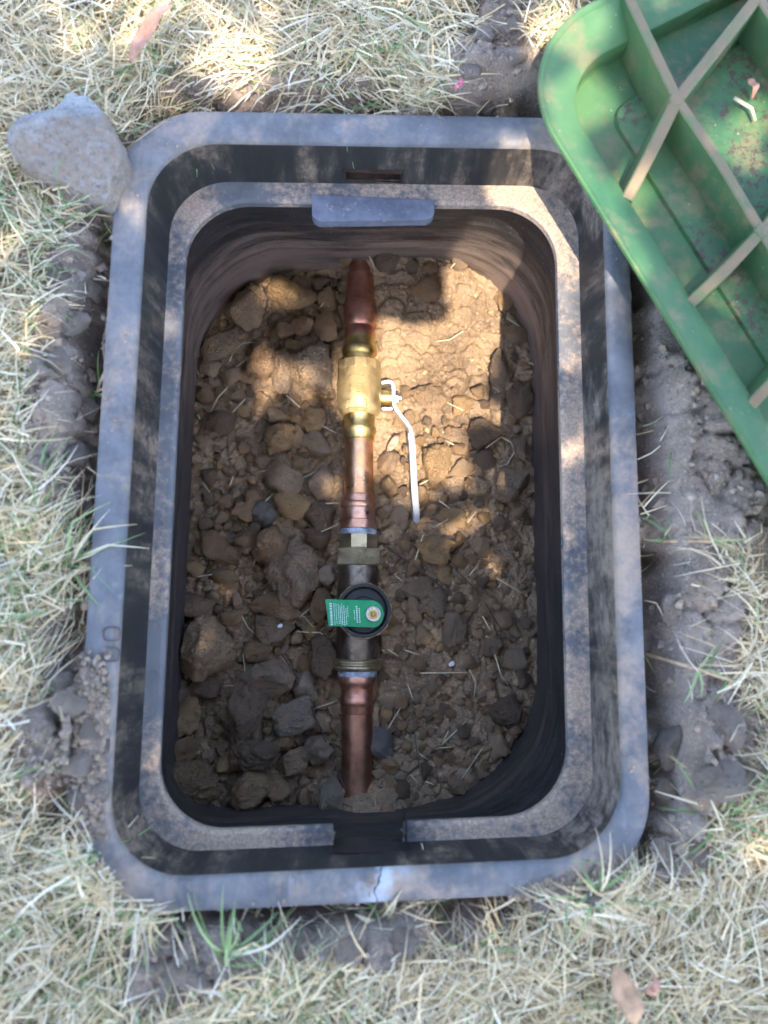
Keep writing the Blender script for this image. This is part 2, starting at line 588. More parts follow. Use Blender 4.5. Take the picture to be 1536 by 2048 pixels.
o = loft("ledge", [R(LDG, -.05, 0), R(LDG, -.0505, -.003), R(LIP, -.0495, .004), R(LIP, -.0500, .0015), R(LIP, -.0515, 0), R(LIP, -.058, 0), R(LIP, -.0595, .002), R(LIP, -.060, .020)],
         M["box_ledge"], None, skip=lambda i, m: m[1] < -.2 and NOTCH_X[0] < m[0] < NOTCH_X[1])
into(o, valve_box)
body_rings = [R(LIP, -.0585, .0175)]
for k in range(1, 46):
    t = k / 45; z = -.0585 - .30 * t
    mixr = blend((*LIP[:2], LIP[2] + .0175, LIP[3] + .0175, LIP[4] + .012), BOD, min(1.15, t * 1.2))
    ridge = .0016 * (1 if k % 11 in (0, 1) else 0) + .0002 * math.sin(k * 2.7)
    body_rings.append(R(mixr, z, -ridge))
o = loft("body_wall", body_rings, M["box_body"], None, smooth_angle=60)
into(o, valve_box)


def prism(name, outline, z0, z1, mat, bevel=.0015):
    bm = bmesh.new()
    vs = [bm.verts.new((x, y, z0)) for x, y in outline]
    f = bm.faces.new(vs)
    if f.calc_area() and f.normal.z > 0: f.normal_flip()
    r = bmesh.ops.extrude_face_region(bm, geom=[f])
    for v in r['geom']:
        if isinstance(v, bmesh.types.BMVert): v.co.z = z1
    bmesh.ops.recalc_face_normals(bm, faces=bm.faces[:])
    if bevel:
        es = [e for e in bm.edges if len(e.link_faces) == 2 and e.calc_face_angle(0) > 1.0]
        bmesh.ops.bevel(bm, geom=es, offset=bevel, segments=2, affect='EDGES', profile=.6)
    me = bpy.data.meshes.new(name); bm.to_mesh(me); bm.free()
    me.materials.append(mat)
    ob = bpy.data.objects.new(name, me); COL.objects.link(ob)
    return ob


def arc(cx, cy, r, a0, a1, n=6):
    return [(cx + r * math.cos(math.radians(a0 + (a1 - a0) * k / n)), cy + r * math.sin(math.radians(a0 + (a1 - a0) * k / n))) for k in range(n + 1)]


tl = P(623, 442, -.049); tr = P(869, 440, -.049)
ytop = LIP[1] + LIP[3] + .006
rr = .009
out = [(tr[0], ytop), (tl[0], ytop)] + arc(tl[0] + rr, tl[1] + rr, rr, 180, 270) + arc(tr[0] - rr, tr[1] + rr, rr, 270, 360)
into(prism("retaining_tab", out, -.060, -.0491, M["box_tab"], .0008), valve_box)
# pocket behind the slot in the recess wall, and the throat of the front notch
M["pocket"] = flat("slot_dark_brown", (.050, .032, .024), .9, .1, .001, .4)  # dark brown lining of the slot pocket


def pocket(name, x0, x1, y0, y1, z0, z1, open_face, mat=None):
    V = [(x, y, z) for z in (z0, z1) for y in (y0, y1) for x in (x0, x1)]
    faces = {'x0': (0, 2, 6, 4), 'x1': (1, 5, 7, 3), 'y0': (0, 4, 5, 1), 'y1': (2, 3, 7, 6), 'z0': (0, 1, 3, 2), 'z1': (4, 6, 7, 5)}
    return mesh_obj(name, V, [f for k, f in faces.items() if k not in open_face], mat or M["pocket"])


ys = LDG[1] + LDG[3]
into(pocket("slot", SLOT_X[0] - .002, SLOT_X[1] + .002, ys - .001, ys + .028, -.0455, -.0315, ('y0',)), valve_box)
yb = LDG[1] - LDG[3]
into(pocket("notch", NOTCH_X[0] - .0015, NOTCH_X[1] + .0015, yb - .0015, yb + .026, -.075, -.030, ('y1', 'z1', 'z0'), M["cap_black"]), valve_box)
# two worn raised letters on the flange
for px, py in ((223, 1268), (221, 1309)):
    c = P(px, py, .002)
    V, F = [], []
    n = 28; hw, hh, th = .0062, .0052, .0010
    for k in range(n):
        a = 2 * math.pi * k / n
        ex = math.copysign(abs(math.cos(a)) ** .6, math.cos(a)); ey = math.copysign(abs(math.sin(a)) ** .6, math.sin(a))
        for s, z in ((1, .0010), (.94, .0026), (.88, .0026), (.82, .0010)):
            V.append((c[0] + ex * hw * s * 1.1, c[1] + ey * hh * s * 1.1, z))
    for k in range(n):
        for j in range(3):
            F.append((k * 4 + j, ((k + 1) % n) * 4 + j, ((k + 1) % n) * 4 + j + 1, k * 4 + j + 1))
    M.setdefault("letter", flat("worn_letter", (.10, .065, .060), .7))
    into(mesh_obj("raised_letter", V, F, M["letter"], None, True), valve_box)

# ------------------------------------------------------------------ soil in the box
ZP = -.265                                    # pipe axis


def gauss(x, y, px, py, rx, ry, z=-.28):
    c = P(px, py, z); sx = plen(rx, c); sy = plen(ry, c)
    return np.exp(-(((x - c[0]) / sx) ** 2 + ((y - c[1]) / sy) ** 2))


def soil_h(x, y, detail=True):
    x = np.asarray(x, float).ravel(); y = np.asarray(y, float).ravel()
    left = sstep(.01, -.05, x)
    h = -.282 - .026 * left
    h = h + .052 * gauss(x, y, 745, 485, 120, 52) + .022 * gauss(x, y, 900, 560, 130, 90)
    h = h + .078 * gauss(x, y, 742, 1632, 75, 50) + .010 * gauss(x, y, 900, 1500, 160, 160)
    h = h + .006 * fbm(xy3(x, y, 12, 1.3), 3)
    if detail:
        f1, f2, idn = worley(x + .004 * perlin(xy3(x, y, 60, 5)), y + .004 * perlin(xy3(x, y, 60, 9)), .026, 2)
        crk = .25 + .75 * sstep(-.25, .3, fbm(xy3(x, y, 17, 9.4), 2))
        h = h + .0085 * crk * np.clip((f2 - f1) * 4.0, 0, 1) ** .6 + .005 * (((idn * 37) % 101) / 101.)
        k1, k2, kid = worley(x + .003 * perlin(xy3(x, y, 110, 3)), y + .003 * perlin(xy3(x, y, 110, 7)), .0135, 11)
        h = h + .0034 * (1.15 - crk) * np.clip((k2 - k1) * 3.5, 0, 1) ** .6 + .0022 * (((kid * 53) % 97) / 97.)
        g1, g2, gid = worley(x, y, .0095, 5)
        rough = .35 + .65 * sstep(-.1, .35, fbm(xy3(x, y, 18, 4.4), 2))
        h = h + .0030 * rough * np.sqrt(np.clip(1 - g1 * 1.15, 0, 1)) + .0026 * fbm(xy3(x, y, 150, 2), 4, .62)
    return h


def grid_sheet(name, x0, x1, y0, y1, step, hfun, mat, keep=None):
    nx = int((x1 - x0) / step) + 1; ny = int((y1 - y0) / step) + 1
    X, Y = np.meshgrid(np.linspace(x0, x1, nx), np.linspace(y0, y1, ny))
    H = hfun(X, Y)
    V = np.c_[X.ravel(), Y.ravel(), H]
    idx = np.arange(nx * ny).reshape(ny, nx)
    Q = np.stack([idx[:-1, :-1], idx[:-1, 1:], idx[1:, 1:], idx[1:, :-1]], -1).reshape(-1, 4)
    if keep is not None:
        cx = V[Q, 0].mean(1); cy = V[Q, 1].mean(1)
        Q = Q[keep(cx, cy)]
    return V, Q, (nx, ny)


V, Q, _ = grid_sheet("s", -.225, .235, -.325, .375, .0014, soil_h, None)
tag(np_mesh("box_soil", V, Q, M["soil_in"]), "cracked brown soil filling the bottom of the valve box", "soil", None, "structure")

ZL = .052                                     # height of the upturned lid's skirt
A = P(1108, 275, ZL); B = P(1536, 965, ZL)
LU = (B - A) / np.linalg.norm(B - A); LV = np.array([-LU[1], LU[0], 0.0])
LID_L, LID_S, LID_R = .57, .385, .090


def under_lid(x, y):
    u = (x - A[0]) * LU[0] + (y - A[1]) * LU[1]; v = (x - A[0]) * LV[0] + (y - A[1]) * LV[1]
    qx = np.abs(u - LID_L / 2 + LID_R) - (LID_L / 2 - LID_R); qy = np.abs(v - LID_S / 2) - (LID_S / 2 - LID_R)
    return np.hypot(np.maximum(qx, 0), np.maximum(qy, 0)) + np.minimum(np.maximum(qx, qy), 0) - LID_R


# ------------------------------------------------------------------ lawn ground
BARE = [(150, 700, 88, 350), (185, 640, 40, 260), (120, 1520, 95, 130), (170, 1370, 70, 120), (1400, 850, 130, 330), (1385, 1230, 95, 230), (1420, 1480, 120, 140), (1330, 1660, 80, 100),
        (975, 130, 95, 90), (1010, 40, 60, 50), (420, 1890, 150, 52), (720, 1872, 170, 45), (950, 1850, 120, 40), (330, 1960, 75, 70), (1150, 1790, 80, 40), (480, 185, 70, 30), (600, 190, 80, 22)]


def bare_mask(x, y):
    x = np.asarray(x, float).ravel(); y = np.asarray(y, float).ravel()
    wob = .55 * fbm(xy3(x, y, 22, 8.1), 3)
    m = np.zeros_like(x)
    for px, py, rx, ry in BARE:
        c = P(px, py, 0); sx = plen(rx, c); sy = plen(ry, c)
        q = np.sqrt(((x - c[0]) / sx) ** 2 + ((y - c[1]) / sy) ** 2) + wob
        m = np.maximum(m, sstep(1.25, .75, q))
    d = inside(RIM, x, y)
    return np.maximum(m, sstep(.012, .0, d + .01 * wob))


def lump(x, y, px, py, rx, ry, z=0.0):
    return gauss(x, y, px, py, rx, ry, z)


def ground_h(x, y):
    x = np.asarray(x, float).ravel(); y = np.asarray(y, float).ravel()
    d = inside(RIM, x, y)
    bare = bare_mask(x, y)
    gate = sstep(-.25, .35, fbm(xy3(x, y, 13, 3.3), 3) + .15)
    heap = np.clip(1.3 * (lump(x, y, 185, 1470, 60, 190) + lump(x, y, 1170, 1790, 120, 50)), 0, 1)
    crev = np.clip(lump(x, y, 178, 640, 34, 260) + lump(x, y, 168, 960, 26, 130) + lump(x, y, 1302, 650, 22, 70) + lump(x, y, 1322, 1530, 26, 90) + lump(x, y, 1290, 1690, 40, 50) + lump(x, y, 330, 1850, 120, 26) + lump(x, y, 640, 205, 130, 14) + lump(x, y, 1330, 1120, 30, 26) + lump(x, y, 1310, 900, 20, 160) + lump(x, y, 1325, 1400, 30, 50) + lump(x, y, 620, 1845, 160, 16), 0, 1)
    trench = np.maximum(sstep(.040, .010, d) * gate * .7, crev * sstep(-.5, .1, fbm(xy3(x, y, 26, 3.9), 3))) * (1 - heap) * sstep(-.03, .0, d + .002)
    h = -.012 + .008 * fbm(xy3(x, y, 7, 1.7), 3) - .075 * trench
    f1, f2, idn = worley(x + .006 * perlin(xy3(x, y, 45, 5)), y + .006 * perlin(xy3(x, y, 45, 9)), .034, 8)
    h = h + bare * (.013 * np.clip((f2 - f1) * 7, 0, 1) ** .8 * sstep(-.35, .2, fbm(xy3(x, y, 15, 6.6), 2)) + .008 * (((idn * 37) % 101) / 101.))
    g1, g2, gid = worley(x, y, .0105, 15)
    k1, k2, kid = worley(x + .004 * perlin(xy3(x, y, 90, 3)), y + .004 * perlin(xy3(x, y, 90, 7)), .017, 21)
    h = h + bare * (.0032 * np.clip((k2 - k1) * 4, 0, 1) ** .7 + .003 * (((kid * 53) % 97) / 97.)) + bare * .0028 * np.sqrt(np.clip(1 - g1 * 1.1, 0, 1)) + (.0012 + .0028 * bare) * fbm(xy3(x, y, 120, 2), 4, .62)
    # soil heaped over the flange and humps beside it
    h = h + .022 * lump(x, y, 130, 1470, 60, 150)
    h = h + .018 * lump(x, y, 1420, 820, 100, 260) + .016 * lump(x, y, 1400, 1480, 60, 90)
    h = h + .02 * lump(x, y, 960, 150, 90, 60) + .012 * lump(x, y, 500, 1960, 160, 60)
    h = np.where(d < .003, np.minimum(h, -.006), h)
    h = np.where(under_lid(x, y) < -.02, np.minimum(h, -.012), h)
    edge = np.maximum(np.abs(x) - .62, np.abs(y) - .72)
    t = sstep(-.12, .0, edge)
    return h * (1 - t) + (-.012) * t


GX0, GX1, GY0, GY1 = -.62, .62, -.72, .72
V, Q, (gnx, gny) = grid_sheet("g", GX0, GX1, GY0, GY1, .0030, ground_h, None, keep=lambda cx, cy: inside(RIN, cx, cy, .006) > 0)
# the rest of the sheet runs out to the horizon
idx = np.arange(gnx * gny).reshape(gny, gnx)
border = np.concatenate([idx[0, :], idx[1:, -1], idx[-1, -2::-1], idx[-2:0, 0]])
far = V[border].copy(); far[:, :2] *= 120
base = len(V)
V = np.r_[V, far]
nb = len(border); k = np.arange(nb)
Q = np.r_[Q, np.stack([border, base + k, base + (k + 1) % nb, border[(k + 1) % nb]], 1)]
tag(np_mesh("ground", V, Q, M["soil_out"]), "grey brown lawn soil crumbled around the box", "ground", None, "structure")


# ------------------------------------------------------------------ grass
STRAW = np.array([(.74, .62, .40), (.64, .52, .33), (.80, .72, .53), (.55, .44, .28), (.72, .55, .31), (.77, .67, .47), (.78, .73, .60)])
GREEN = np.array([(.14, .24, .08), (.21, .32, .13), (.29, .38, .18), (.17, .28, .13)])


def blades(name, base, length, width, head, pitch, curl, col, mat, seg=4, wander=.4):
    n = len(base)
    t = np.linspace(0, 1, seg + 1)
    step = length / seg
    ang = head.copy(); pit = pitch.copy()
    pos = base.copy(); V = np.zeros((n, seg + 1, 2, 3))
    roll = RNG.uniform(-.9, .9, n)
    dh = RNG.normal(0, wander, n) / seg
    kink = RNG.random(n) < .18
    for s in range(seg + 1):
        w = width * (1 - .85 * t[s] ** 2) * .5
        side = np.stack([-np.sin(ang) * np.cos(roll), np.cos(ang) * np.cos(roll), np.sin(roll)], 1)
        V[:, s, 0] = pos - side * w[:, None]; V[:, s, 1] = pos + side * w[:, None]
        d = np.stack([np.cos(ang) * np.cos(pit), np.sin(ang) * np.cos(pit), np.sin(pit)], 1)
        pos = pos + d * step[:, None]
        ang = ang + dh + np.where(kink & (s == seg // 2), RNG.normal(0, .8, n), 0); pit = pit - curl / seg
    idx = np.arange(n * (seg + 1) * 2).reshape(n, seg + 1, 2)
    Q = np.stack([idx[:, :-1, 0], idx[:, 1:, 0], idx[:, 1:, 1], idx[:, :-1, 1]], -1).reshape(-1, 4)
    C = np.repeat(col, (seg + 1) * 2, 0)
    return np_mesh(name, V.reshape(-1, 3), Q, mat, True, C)


def grass_patch(name, n, area, dens, lengths, widths, pal, green_share, zlift, pitch_rng, seg=4, clear=.004, zmin=None):
    x = RNG.uniform(area[0], area[1], n); y = RNG.uniform(area[2], area[3], n)
    keep = (RNG.random(n) < dens(x, y)) & (inside(RIM, x, y) > clear) & (under_lid(x, y) > .012)
    x, y = x[keep], y[keep]; n = len(x)
    L = RNG.uniform(*lengths, n) * (1 - .45 * RNG.random(n)); W = RNG.uniform(*widths, n)
    head = RNG.uniform(0, 2 * math.pi, n) * .65 + 2.2 * fbm(xy3(x, y, 9, 6), 2)
    pit = RNG.uniform(*pitch_rng, n); curl = RNG.uniform(-.2, 1.1, n)
    # keep blades from sweeping far over the box
    ex = x + np.cos(head) * L * .9; ey = y + np.sin(head) * L * .9
    into_box = inside(RIM, ex, ey) < -.012
    head = np.where(into_box & (RNG.random(n) < 2), head + math.pi, head)
    head = np.where(under_lid(x + np.cos(head) * L * .9, y + np.sin(head) * L * .9) < .0, head + math.pi, head)
    g_ = ground_h(x, y)
    z = (g_ if zmin is None else np.where(inside(RIM, x, y) < .004, np.maximum(g_, zmin), g_)) + RNG.random(n) ** 1.4 * zlift
    col = pal[RNG.integers(0, len(pal), n)] * RNG.uniform(.72, 1.16, n)[:, None]
    g = RNG.random(n) < green_share(x, y)
    col[g] = GREEN[RNG.integers(0, len(GREEN), g.sum())] * RNG.uniform(.7, 1.2, g.sum())[:, None]
    return blades(name, np.c_[x, y, z], L, W, head, pit, curl, col, M["blade"], seg)


near = (-.50, .50, -.52, .58)
o = grass_patch("dry_grass", 185000, near, lambda x, y: np.clip(1.0 - .985 * bare_mask(x, y), 0, 1) * (.55 + .45 * sstep(-.3, .2, fbm(xy3(x, y, 16, 2), 2))),
                (.016, .062), (.0005, .0018), STRAW, lambda x, y: np.clip(.07 + .30 * fbm(xy3(x, y, 7, 12), 2), .02, .4), .022, (-.3, .45), 3)
tag(o, "matted pale straw coloured dry grass lying over the lawn", "grass", None, "stuff")
o = grass_patch("green_grass", 13000, near, lambda x, y: np.clip(.75 - .72 * bare_mask(x, y), 0, 1) * sstep(-.35, .35, fbm(xy3(x, y, 8, 30), 2)),
                (.020, .060), (.0008, .0019), GREEN, lambda x, y: np.full(len(x), .85), .006, (.25, 1.2), 5)
tag(o, "thin green grass blades growing up through the straw", "grass", None, "stuff")


def corner_dens(x, y):
    q = lump(x, y, 190, 1745, 75, 100) + lump(x, y, 285, 1835, 60, 30) + .8 * lump(x, y, 1190, 1800, 120, 34)
    return np.clip(q * 1.2 - .12, 0, 1) * (inside(RIN, x, y) > .012)


o = grass_patch("corner_straw", 16000, (-.28, .30, -.36, -.20), corner_dens, (.018, .060), (.0006, .0021), STRAW, lambda x, y: np.full(len(x), .12), .016, (-.2, .4), 3, -.06, .002)
tag(o, "dry straw flopping over the front corners of the flange", "grass", None, "stuff")


def far_dens(x, y):
    inn = (x > near[0]) & (x < near[1]) & (y > near[2]) & (y < near[3])
    return np.where(inn, 0, .9)


o = grass_patch("lawn_grass", 32000, (-1.7, 1.7, -1.7, 1.7), far_dens, (.03, .08), (.0025, .005), STRAW, lambda x, y: np.full(len(x), .22), .02, (-.1, .6), 3)
tag(o, "dry lawn grass farther from the valve box", "grass", None, "stuff")


# ------------------------------------------------------------------ clods
def clod_mesh(name, seed, sub=4, planes=13, sharp=14, rough=1.0):
    bm = bmesh.new(); bmesh.ops.create_icosphere(bm, subdivisions=sub, radius=1.0)
    v = np.array([p.co[:] for p in bm.verts])
    rg = np.random.default_rng(seed)
    nrm = rg.normal(size=(planes, 3)); nrm /= np.linalg.norm(nrm, axis=1)[:, None]
    planes_d = rg.uniform(.60, 1.0, planes); d = planes_d
    a = np.clip(v @ nrm.T / d, 0, None)
    r = (np.sum(a ** sharp, 1) + .55 ** sharp) ** (-1 / sharp)
    r = np.clip(r, .5, 1.25)
    off = seed * 3.7
    r = r * (1 + rough * (.24 * fbm(v * 1.5 + off, 2) + .16 * fbm(v * 3.6 + off, 3) + .06 * fbm(v * 11 + off, 3)))
    v = v * r[:, None]
    v /= np.abs(v).max(0)
    for p, c in zip(bm.verts, v): p.co = c
    for f in bm.faces: f.smooth = True
    me = bpy.data.meshes.new(name); bm.to_mesh(me); bm.free()
    me.materials.append(M["clod"])
    return me


CLOD_MESHES = [clod_mesh("clod", 100 + k) for k in range(14)]
TINT = {'tan': (0.552, 0.393, 0.26), 'orange': (0.59, 0.405, 0.228), 'grey': (0.489, 0.369, 0.268), 'brown': (0.495, 0.333, 0.209), 'dark': (0.321, 0.233, 0.167), 'slate': (0.352, 0.321, 0.304), 'pale': (0.59, 0.484, 0.388)}


def put_clod(name, me, x, y, z, rx, ry, rz, rot, tint, jitter=.12):
    ob = bpy.data.objects.new(name, me); COL.objects.link(ob)
    ob.location = (x, y, z); ob.scale = (rx, ry, rz); ob.rotation_euler = (random.uniform(-.15, .15), random.uniform(-.15, .15), rot)
    k = 1 + random.uniform(-jitter, jitter)
    c = TINT[tint]
    ob.color = (c[0] * k, c[1] * k, c[2] * k, 1)
    return ob


# px, py, rx, ry, turn, colour, label
CLODS = [
    (585, 590, 44, 40, .2, 'orange', "sunlit orange clod against the back wall, beside the red copper fitting"),
    (492, 613, 42, 38, .6, 'tan', "round tan clod in the shaded back corner, next to the sunlit orange clod"),
    (441, 680, 46, 24, .55, 'tan', "long narrow tan clod lying slanted near the back of the left wall"),
    (524, 723, 32, 40, .1, 'brown', "smooth egg shaped brown clod left of the brass collar"),
    (627, 739, 47, 44, .4, 'grey', "big grey clod with a sunlit lower edge touching the ball valve"),
    (567, 739, 23, 42, .0, 'grey', "upright grey clod wedged between the egg shaped clod and the big grey clod"),
    (652, 642, 22, 38, .1, 'brown', "tall brown clod standing beside the red copper coupling"),
    (609, 640, 24, 20, .3, 'brown', ""), (569, 651, 20, 18, .8, 'brown', ""), (416, 725, 20, 18, .2, 'tan', "small blocky tan clod at the left wall below the long narrow clod"),
    (459, 745, 20, 17, .3, 'tan', ""), (492, 739, 17, 17, .4, 'brown', ""),
    (553, 876, 31, 29, .2, 'orange', "round orange brown clod left of the upper brass press end"),
    (596, 871, 18, 24, .3, 'tan', ""), (636, 880, 28, 26, .5, 'grey', "grey clod touching the left side of the lower brass press end"),
    (439, 844, 33, 25, .2, 'dark', "dark grey blocky clod near the left wall level with the ball valve"),
    (632, 831, 22, 28, -.2, 'orange', "sunlit orange triangular clod beside the ball valve panel"),
    (659, 593, 21, 25, .1, 'brown', ""), (544, 660, 12, 15, .1, 'tan', ""), (483, 887, 14, 13, .1, 'brown', ""),
    (569, 949, 35, 30, -.4, 'grey', "greyish tan wedge shaped clod left of the middle copper pipe"),
    (635, 963, 30, 28, .2, 'grey', "rough round grey clod touching the middle copper pipe"),
    (584, 1005, 28, 29, .6, 'orange', "round orange speckled clod left of the middle copper coupling"),
    (530, 1022, 27, 25, .5, 'slate', "flat slate grey angular stone chip among the clods"),
    (635, 1027, 29, 26, -.5, 'dark', "dark grey clod beside the pink copper coupling"),
    (503, 993, 22, 21, .6, 'brown', ""), (450, 1000, 15, 15, .0, 'brown', ""), (484, 1017, 22, 18, -.3, 'brown', ""), (486, 1083, 27, 22, .2, 'brown', ""),
    (545, 1093, 37, 36, .3, 'brown', "large dark brown clod behind the big grey wedge"),
    (590, 1155, 52, 68, -.35, 'grey', "biggest grey pear shaped clod, left of the hexagonal union nut"),
    (445, 1100, 46, 28, -.75, 'brown', "long dark brown clod pointing down towards the big grey pear shaped clod"),
    (450, 1159, 29, 18, -.25, 'orange', "smooth orange bean shaped clod below the long dark brown clod"),
    (381, 1132, 22, 19, .2, 'orange', ""), (635, 1073, 26, 22, .0, 'dark', ""),
    (655, 1156, 19, 22, .2, 'pale', "small smooth rounded grey pebble beside the dark bronze valve neck"),
    (638, 1208, 22, 30, .0, 'brown', "brown clod under the loose end of the green tag"),
    (540, 1254, 39, 32, .3, 'grey', "grey clod with a white speck, left of the green tag"),
    (389, 1217, 35, 27, .2, 'tan', "tan clod at the left wall just behind the largest tan boulder"),
    (402, 1305, 56, 62, .25, 'tan', "largest tan boulder like clod against the left wall"),
    (550, 1212, 46, 26, -.4, 'brown', ""),
    (538, 1353, 43, 38, .5, 'grey', "grey brown clod behind the upright dark slab"),
    (491, 1420, 35, 62, -.2, 'dark', "upright dark grey slab of earth left of the threaded ring"),
    (614, 1378, 24, 29, .3, 'pale', "pale speckled clod left of the lower copper fitting"),
    (587, 1435, 37, 32, .2, 'pale', "pale tan clod beside the lower copper coupling"),
    (367, 1442, 37, 36, .3, 'orange', "brown orange clod at the left wall in front of the largest boulder"),
    (500, 1581, 43, 36, .2, 'brown', "lumpy potato shaped brown clod in the front left corner"),
    (377, 1573, 51, 48, .4, 'brown', "big dark brown clod in the shaded front left corner beneath the ledge"),
    (454, 1529, 28, 24, .5, 'orange', "orange brown triangular clod behind the potato shaped clod"),
    (506, 1507, 40, 32, -.4, 'dark', "jagged dark clod below the upright slab"),
    (585, 1531, 28, 26, .2, 'tan', ""), (627, 1504, 34, 26, .3, 'grey', "flat grey clod left of the lowest copper pipe"),
    (562, 1492, 24, 16, .3, 'brown', ""), (659, 1593, 29, 33, .4, 'pale', "pale egg shaped clod where the lowest copper pipe enters the soil"),
    (604, 1605, 15, 19, .1, 'brown', ""), (609, 1333, 13, 19, .1, 'orange', ""), (642, 1314, 31, 40, .1, 'dark', "dark grey clod beside the dark bronze valve body"),
    (557, 1578, 24, 26, .3, 'brown', ""), (360, 1499, 40, 26, .2, 'brown', ""), (530, 1640, 37, 27, .2, 'brown', ""), (345, 1398, 26, 32, .2, 'dark', ""),
    (407, 1383, 38, 24, .2, 'dark', ""), (508, 1299, 28, 24, .3, 'brown', ""),
    (831, 1176, 30, 22, .2, 'grey', "flat grey clod right of the round black valve cap"), (869, 1208, 32, 32, .4, 'grey', "rough grey clod in front of the sunlit orange clods"),
    (828, 1229, 18, 32, .5, 'tan', "long tan clod right of the round black valve cap"), (901, 1255, 26, 38, -.1, 'grey', "tall grey clod farthest right of the round black valve cap"),
    (843, 1270, 20, 18, .3, 'tan', ""), (866, 1094, 42, 30, -.3, 'orange', "large orange sunlit clod in front of the white lever tip"),
    (886, 1147, 20, 26, .2, 'orange', ""), (966, 1091, 22, 20, .2, 'tan', ""), (919, 1120, 19, 19, .2, 'brown', ""), (1012, 1413, 37, 32, .2, 'dark', "dark clod at the right wall in the front corner"),
    (763, 1484, 24, 30, .1, 'slate', "smooth grey stone touching the lowest copper pipe"), (1024, 1322, 24, 24, .4, 'grey', ""),
    (1012, 964, 41, 40, .3, 'grey', "biggest grey clod beside the right wall"), (1040, 806, 27, 40, .1, 'dark', "dark grey clod against the right wall beside the sun patch"),
    (1003, 749, 23, 44, .1, 'grey', "long grey clod along the shadow edge of the sun patch"), (855, 555, 17, 15, .1, 'brown', ""), (852, 594, 33, 28, .2, 'brown', "dark clod in the shadow behind the sun patch"),
    (1034, 613, 20, 26, .2, 'dark', ""), (1003, 609, 16, 24, .1, 'brown', ""), (872, 930, 28, 46, -.1, 'orange', "tall tan orange clod right of the white lever sleeve"),
    (776, 930, 26, 24, .4, 'tan', "tan clod between the copper pipe and the white lever sleeve"), (855, 797, 38, 28, .1, 'tan', "sunlit tan clod right of the lever nut"), (925, 815, 22, 22, .3, 'orange', ""),
    (922, 942, 24, 20, .2, 'tan', ""), (970, 921, 34, 26, .2, 'dark', "dark crumbly clod between the tall orange clod and the right wall"), (800, 1033, 26, 26, .3, 'grey', "grey clod left of the white lever tip"), (903, 1030, 30, 20, -.4, 'orange', "flat orange clod right of the white lever tip"),
    (1037, 900, 20, 26, .2, 'grey', ""), (964, 870, 36, 30, .3, 'dark', ""), (1006, 558, 20, 20, .2, 'dark', ""), (694, 522, 17, 20, .1, 'brown', "small lump of earth sitting on the buried end of the copper pipe"), (765, 535, 27, 42, .1, 'dark', "dark clod beside the buried end of the copper fitting"),
    (991, 803, 19, 19, .2, 'grey', ""),
]


def clod_zone(px, py):
    if px < 712:
        return ("left of the brass ball valve", "by the ball valve, left side") if py < 900 else (("left of the union nut", "by the union nut, left side") if py < 1180 else ("left of the tagged valve and lower pipe", "by the lower pipe, left side"))
    return ("in and around the sun patch behind the lever", "by the sun patch, right side") if py < 800 else (("right of the white lever", "by the lever, right side") if py < 1130 else ("right of the tagged valve and lower pipe", "by the lower pipe, right side"))


placed = []
LANDMARKS = [(a, b, l.split(',')[0]) for a, b, _, _, _, _, l in CLODS if l and len(l.split(',')[0].split()) <= 10]


def near_clod(px, py):
    a, b, l = min(LANDMARKS, key=lambda q: (q[0] - px) ** 2 + (q[1] - py) ** 2)
    dx, dy = px - a, py - b
    side = ("right of" if dx > 0 else "left of") if abs(dx) > abs(dy) else ("in front of" if dy > 0 else "behind")
    return side + " " + l


TINT_WORD = {'tan': 'tan', 'orange': 'orange', 'grey': 'grey', 'brown': 'brown', 'dark': 'dark', 'slate': 'slate', 'pale': 'pale'}
for i, (px, py, rx, ry, rot, tint, lab) in enumerate(CLODS):
    p = P(px, py, -.272)
    wx, wy = plen(rx, p) * (1.22 if px < 712 else 1.14), plen(ry, p) * (1.22 if px < 712 else 1.14)
    sz = soil_h([p[0]], [p[1]])[0]
    rz = min(wx, wy) * (random.uniform(.8, 1.0) if px < 712 else random.uniform(.65, .85))
    big = max(rx, ry) > 30
    me = clod_mesh("clod", 300 + i, 5 if big else 4, 11 + i % 5, 10 + i % 9)
    name = "stone_chip" if 'stone chip' in lab else "soil_clod"
    ob = put_clod(name, me, p[0], p[1], sz + rz * (.80 if px < 712 else .45), wx, wy, rz, rot, tint)
    zone, grp = clod_zone(px, py)
    tag(ob, lab or f"medium {TINT_WORD[tint]} clod {near_clod(px, py)}", "stone" if name == "stone_chip" else "clod", "medium clods on the box floor" if not lab else "large soil clods on the box floor")
    placed.append((p[0], p[1], max(wx, wy) * .9))

